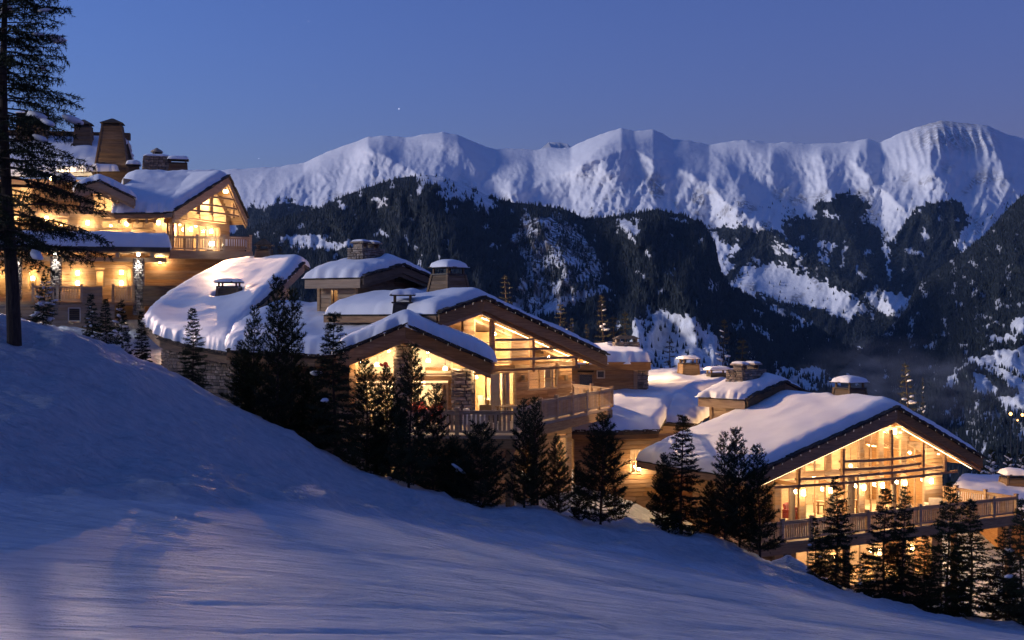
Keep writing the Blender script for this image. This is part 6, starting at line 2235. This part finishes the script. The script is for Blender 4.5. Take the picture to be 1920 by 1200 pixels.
for key, u, vt, Y, lab, wf in (
        ('slimA', 946, 508, 88, "lamp lit spruce tip over the tall chalet's roof ridge", 1.7),
        ('slimA', 1048, 560, 92, "first spruce tip behind the long right slope of the tall chalet", 1.8),
        ('slimA', 1074, 588, 95, "small spruce tip between two taller ones behind the long roof slope", 1.0),
        ('slimA', 1098, 598, 95, "lowest spruce tip behind the lower end of the long roof slope", 1.0),
        ('slimB', 1130, 546, 94, "tall bare spruce with snow beads left of the annex chimney", 1.1),
        ('slimA', 1150, 585, 97, "spruce filling the space between the bare spruce and annex chimney", 1.8),
        ('slimA', 1176, 578, 96, "spruce standing right behind the annex chimney", 1.8),
        ('slimA', 1260, 630, 104, "lone lamp lit spruce between annex and the squat roof chimney", 1.8),
        ('slimB', 1355, 592, 102, "thin bare stemmed spruce rising over the snow roof, left of roof cabin", .9),
        ('slimA', 1391, 628, 104, "snow beaded spruce directly behind the cabin's stone chimney", 1.7),
        ('slimB', 1702, 674, 88, "snow beaded spruce behind the right chalet's ridge", 1.25),
        ('slimB', 1731, 700, 90, "thin bare stem beside the beaded spruce behind the right chalet", .35),
        ('farS', 1862, 832, 105, "dark spruce left of three above the right deck's corner", .9),
        ('farS', 1893, 838, 104, "dark spruce in the middle of three above the right deck's corner", .7),
        ('farS', 1918, 840, 103, "dark spruce at the right edge above the squat chimney", .8),
        ('farS', 1838, 862, 108, "short dark spruce under the right eave tip of the right chalet", .9),
        ('slimA', 524, 452, 98, "dark spruce tip behind the domed roof's upper chimney", 1.4)):
    plant(key, u, vt, Y, lab, wf, group=G2, zsink=.3)
# the tall old spruce at the left edge
proto('old', 'old', 15.0, 3.3, 21, .16, big=True, base=.185)
X, Y = (18 - 960) * 36.6 / FOC, 36.6
e = empty("spruce_tree", (X, Y, gz(X, Y) - .05), .4)
tm, cm, sm_, H = PROTO['old']
link(bpy.data.objects.new("trunk", tm), e); link(bpy.data.objects.new("crown", cm), e); link(bpy.data.objects.new("snow_clumps", sm_), e)
tag(e, "tall old spruce with bare trunk at the left edge", "tree")

# ------------------------------------------------------------------ shovelled snow heaps beside the walls
for u, v, Y, sx_, sy_, sz_, lab in ((1478, 1035, 53.5, 1.7, 1.3, .9, "rough snow heap left of the right chalet's deck, between the trees"), (1502, 1062, 52.0, 1.1, .9, .5, "small lower snow heap in front of the rough one by the right deck"),
                                    (1208, 935, 58, 1.2, 1.0, .6, "snow heap beside the lit path between the middle and right chalets"), (1112, 905, 57, .9, .8, .5, "small snow mound against the wall below the pointed deck")):
    X = (u - 960) * Y / FOC
    n_, m_ = 30, 16; A_, T_ = np.meshgrid(np.linspace(0, 2 * np.pi, n_, endpoint=False), np.linspace(0.02, 1, m_))
    rr = 1 + .25 * fbm(np.cos(A_) * 1.2 + u, np.sin(A_) * 1.2, 2) + .0 * T_
    hh = (np.cos(T_ * np.pi) * .5 + .5) + .16 * fbm(np.cos(A_) * T_ * 2.5 + u, np.sin(A_) * T_ * 2.5, 4) * (1 - T_)
    V_ = np.stack([sx_ * T_ * rr * np.cos(A_), sy_ * T_ * rr * np.sin(A_), sz_ * hh - .06], -1)
    idx_ = np.arange(n_ * m_).reshape(m_, n_)
    F_ = np.stack([idx_[:-1], idx_[1:], np.roll(idx_, -1, 1)[1:], np.roll(idx_, -1, 1)[:-1]], -1).reshape(-1, 4)
    o = np_mesh("snow_heap", V_.reshape(-1, 3), F_, "snow_ground", smooth=True)
    o.location = (X, Y, gz(X, Y)); tag(o, lab, "snow heap")
# ------------------------------------------------------------------ furniture behind the glass and on the decks
def at(frame, s, d, z, rz=0.0, name="thing"):
    w = frame.o + frame.ex * s + frame.n * d
    return empty(name, (w.x, w.y, frame.zb + z), frame.th + rz)


def table(e, L, W, H, mat="plaster"):
    MB().box(-L / 2, L / 2, -W / 2, W / 2, H - .05, H).build("table_top", mat, e)
    for x in (-1, 1):
        for y in (-1, 1):
            MB().frustum(x * (L / 2 - .1), y * (W / 2 - .1), 0, H - .052, .06, .06, .09, .09).build("leg", mat, e)


def chair(e, mat="plaster"):
    MB().box(-.22, .22, -.22, .22, .42, .47).build("seat", mat, e)
    mb = MB(); mb.prism([(-.22, .20, .50), (.22, .20, .50), (.20, .27, 1.0), (-.20, .27, 1.0)], (0, .035, 0)); mb.build("backrest", mat, e)
    for x in (-1, 1):
        for y in (-1, 1):
            MB().box(x * .19 - .02, x * .19 + .02, y * .19 - .02, y * .19 + .02, 0, .418 if y < 0 else .6).build("leg", mat, e)


def armchair(e, mat="cushion_fabric", w=.85):
    mb = MB(); mb.box(-w / 2 + .12, w / 2 - .12, -.36, .26, .18, .42); mb.build("seat", mat, e)
    mb = MB(); mb.prism([(-w / 2 + .12, .27, .19), (w / 2 - .12, .27, .19), (w / 2 - .14, .42, .86), (-w / 2 + .14, .42, .86)], (0, .14, 0)); mb.build("backrest", mat, e)
    for x in (-1, 1):
        mb = MB(); mb.box(x * (w / 2) - .11, x * (w / 2) + .11, -.38, .5, .14, .60); mb.build("armrest", mat, e)
        for y in (-.3, .4):
            MB().box(x * (w / 2 - .04) - .03, x * (w / 2 - .04) + .03, y - .03, y + .03, 0, .138).build("leg", "aged_wood", e)


fr = rear_frame; zf_ = 10 - 4.98; D = 1.6
s_at = lambda u, d: fr.sz(u, 740, d)[0]
e = at(fr, s_at(928, 3.4), 3.4, zf_, .2, "dining_table"); table(e, 1.9, 1.0, .76); tag(e, "pale dining table behind the glazed door of the tall chalet", "table")
for u, d, rz, lab in ((908, 3.0, 1.6, "left dining chair in the lit room of the tall chalet"), (946, 2.9, -1.5, "right dining chair in the lit room of the tall chalet"), (930, 4.4, .1, "dining chair at the far side of the table in the tall chalet")):
    e = at(fr, s_at(u, d), d, zf_, rz, "dining_chair"); chair(e); tag(e, lab, "chair", "chairs round the dining table")
e = at(fr, s_at(893, -2.2), -2.2, zf_, .5, "armchair"); armchair(e); tag(e, "cushioned armchair on the deck outside the glazed door", "armchair")
e = at(fr, s_at(914, -1.2), -1.2, zf_, -.6, "armchair"); armchair(e, "aged_wood"); tag(e, "dark wooden armchair on the deck near the dining room", "armchair")
e = at(fr, s_at(955, -.6), -.6, zf_, .3, "deck_table"); table(e, 1.4, .9, .72, "pale_wood"); tag(e, "wooden table on the deck right of the glazed door", "table")
fr = front_frame
e = at(fr, fr.sz(822, 740, 2.6)[0], 2.6, 10 - 4.98, -.4, "armchair"); armchair(e, "red_fabric", 1.3); tag(e, "red armchair in the lower right window of the front chalet", "armchair")
e = at(fr, fr.sz(785, 740, 3.6)[0], 3.6, 10 - 4.98, .5, "armchair"); armchair(e, "red_fabric", 1.3); tag(e, "second red armchair deeper in the front chalet's lit room", "armchair")
# vase with red flowers on the window ledge
v0 = fr.pix(721, 701, 1.75)
MB().box(fr.sz(668, 700, 1.5)[0], fr.sz(740, 700, 1.5)[0], 1.5, 2.1, v0.z - .08, v0.z - .005).build("window_ledge", "pale_wood", front_chalet)
e = at(fr, v0.x, v0.y, v0.z, 0, "flower_vase")
mb = MB(); mb.lathe([(.06, 0), (.09, .10), (.05, .24), (.07, .28)], 0, 0, 10); mb.build("vase", "plaster", e, smooth=True)
rg = random.Random(3)
for k in range(9):
    a = rg.uniform(0, 6.28); r = rg.uniform(.05, .26)
    vs, fs = _blob((r * math.cos(a), .4 * r * math.sin(a), .42 + rg.uniform(-.06, .10)), .09, .09, .07, rg, 6, 4); mb = MB(); mb.add(vs, fs); mb.build("blossom", "red_fabric", e)
tag(e, "vase of red flowers in the left triangular window", "vase")
fr = right_frame
for u, d, rz, mat, lab in ((1722, .2, .6, "cushion_fabric", "cushioned armchair on the right chalet's deck near the corner"), (1755, 1.2, -.8, "cushion_fabric", "cushioned armchair by the far rail of the right chalet's deck"), (1490, 3.8, .5, "red_fabric", "red armchair behind the leftmost window of the right chalet")):
    e = at(fr, fr.sz(u, 940, d)[0], d, R_FL, rz, "armchair"); armchair(e, mat, 1.0); tag(e, lab, "armchair")
e = at(fr, fr.sz(1740, 940, .3)[0], .3, R_FL, 0, "deck_table"); table(e, 1.0, .8, .55, "pale_wood"); tag(e, "low wooden table on the right chalet's deck", "table")
for u, d, lab in ((1570, 4.2, "long dining table inside the right chalet's glass front"),):
    e = at(fr, fr.sz(u, 940, d)[0], d, R_FL, 0, "dining_table"); table(e, 2.4, 1.0, .76, "larch_wood"); tag(e, lab, "table")
    for k, (dx, dy, rz, l2) in enumerate(((-.7, -.75, 3.14, "near left chair at the right chalet's long table"), (.7, -.75, 3.14, "near right chair at the right chalet's long table"), (-.7, .75, 0, "far left chair at the right chalet's long table"), (.7, .75, 0, "far right chair at the right chalet's long table"))):
        e2 = at(fr, fr.sz(u, 940, d)[0] + dx, d + dy, R_FL, rz, "dining_chair"); chair(e2, "larch_wood"); tag(e2, l2, "chair", "chairs at the long table")

# ------------------------------------------------------------------ lit lamps of the village in the valley
for u, v, r, lab in ((1895, 776, 1.7, "left and larger orange village lamp far down in the valley"), (1917, 778, 1.5, "orange village lamp at the right edge far down in the valley"), (1908, 788, .9, "lowest and faintest village lamp far down in the valley")):
    p = P(u, v, 1150)
    e = empty("street_lamp", p - Vector((0, 0, 9)))
    MB().tube([(0, 0, -30), (0, 0, 9 - r)], [.25, .15], 6).build("mast", "dark_metal", e)
    mb = MB(); mb.lathe([(r * .4, 9 - r * .9), (r, 9), (r * .4, 9 + r * .9)], 0, 0, 10); mb.build("lamp_head", "village_lamp", e)
    tag(e, lab, "lamp", "village lamps")
# ------------------------------------------------------------------ first stars
for u, v, s, lab in ((748, 204, 1.3, "brightest star, above the left snowy summit"), (578, 40, .7, "faint star high above the left summit"), (492, 12, .6, "faint star near the top edge of the sky"), (590, 162, .6, "faint star left of the brightest one"), (1392, 127, .6, "faint star high above the middle of the ridge"), (485, 297, .8, "low star just over the left end of the ridge"), (550, 52, .5, "very faint star beside the high left one")):
    p = P(u, v, 40000); r = 12.0 * s
    vs, fs = _blob((0, 0, 0), r, r, r, random.Random(1), 8, 5)
    mb = MB(); mb.add(vs, fs); o = mb.build("star", "star_light"); o.location = p
    tag(o, lab, "star", "first stars of the evening")
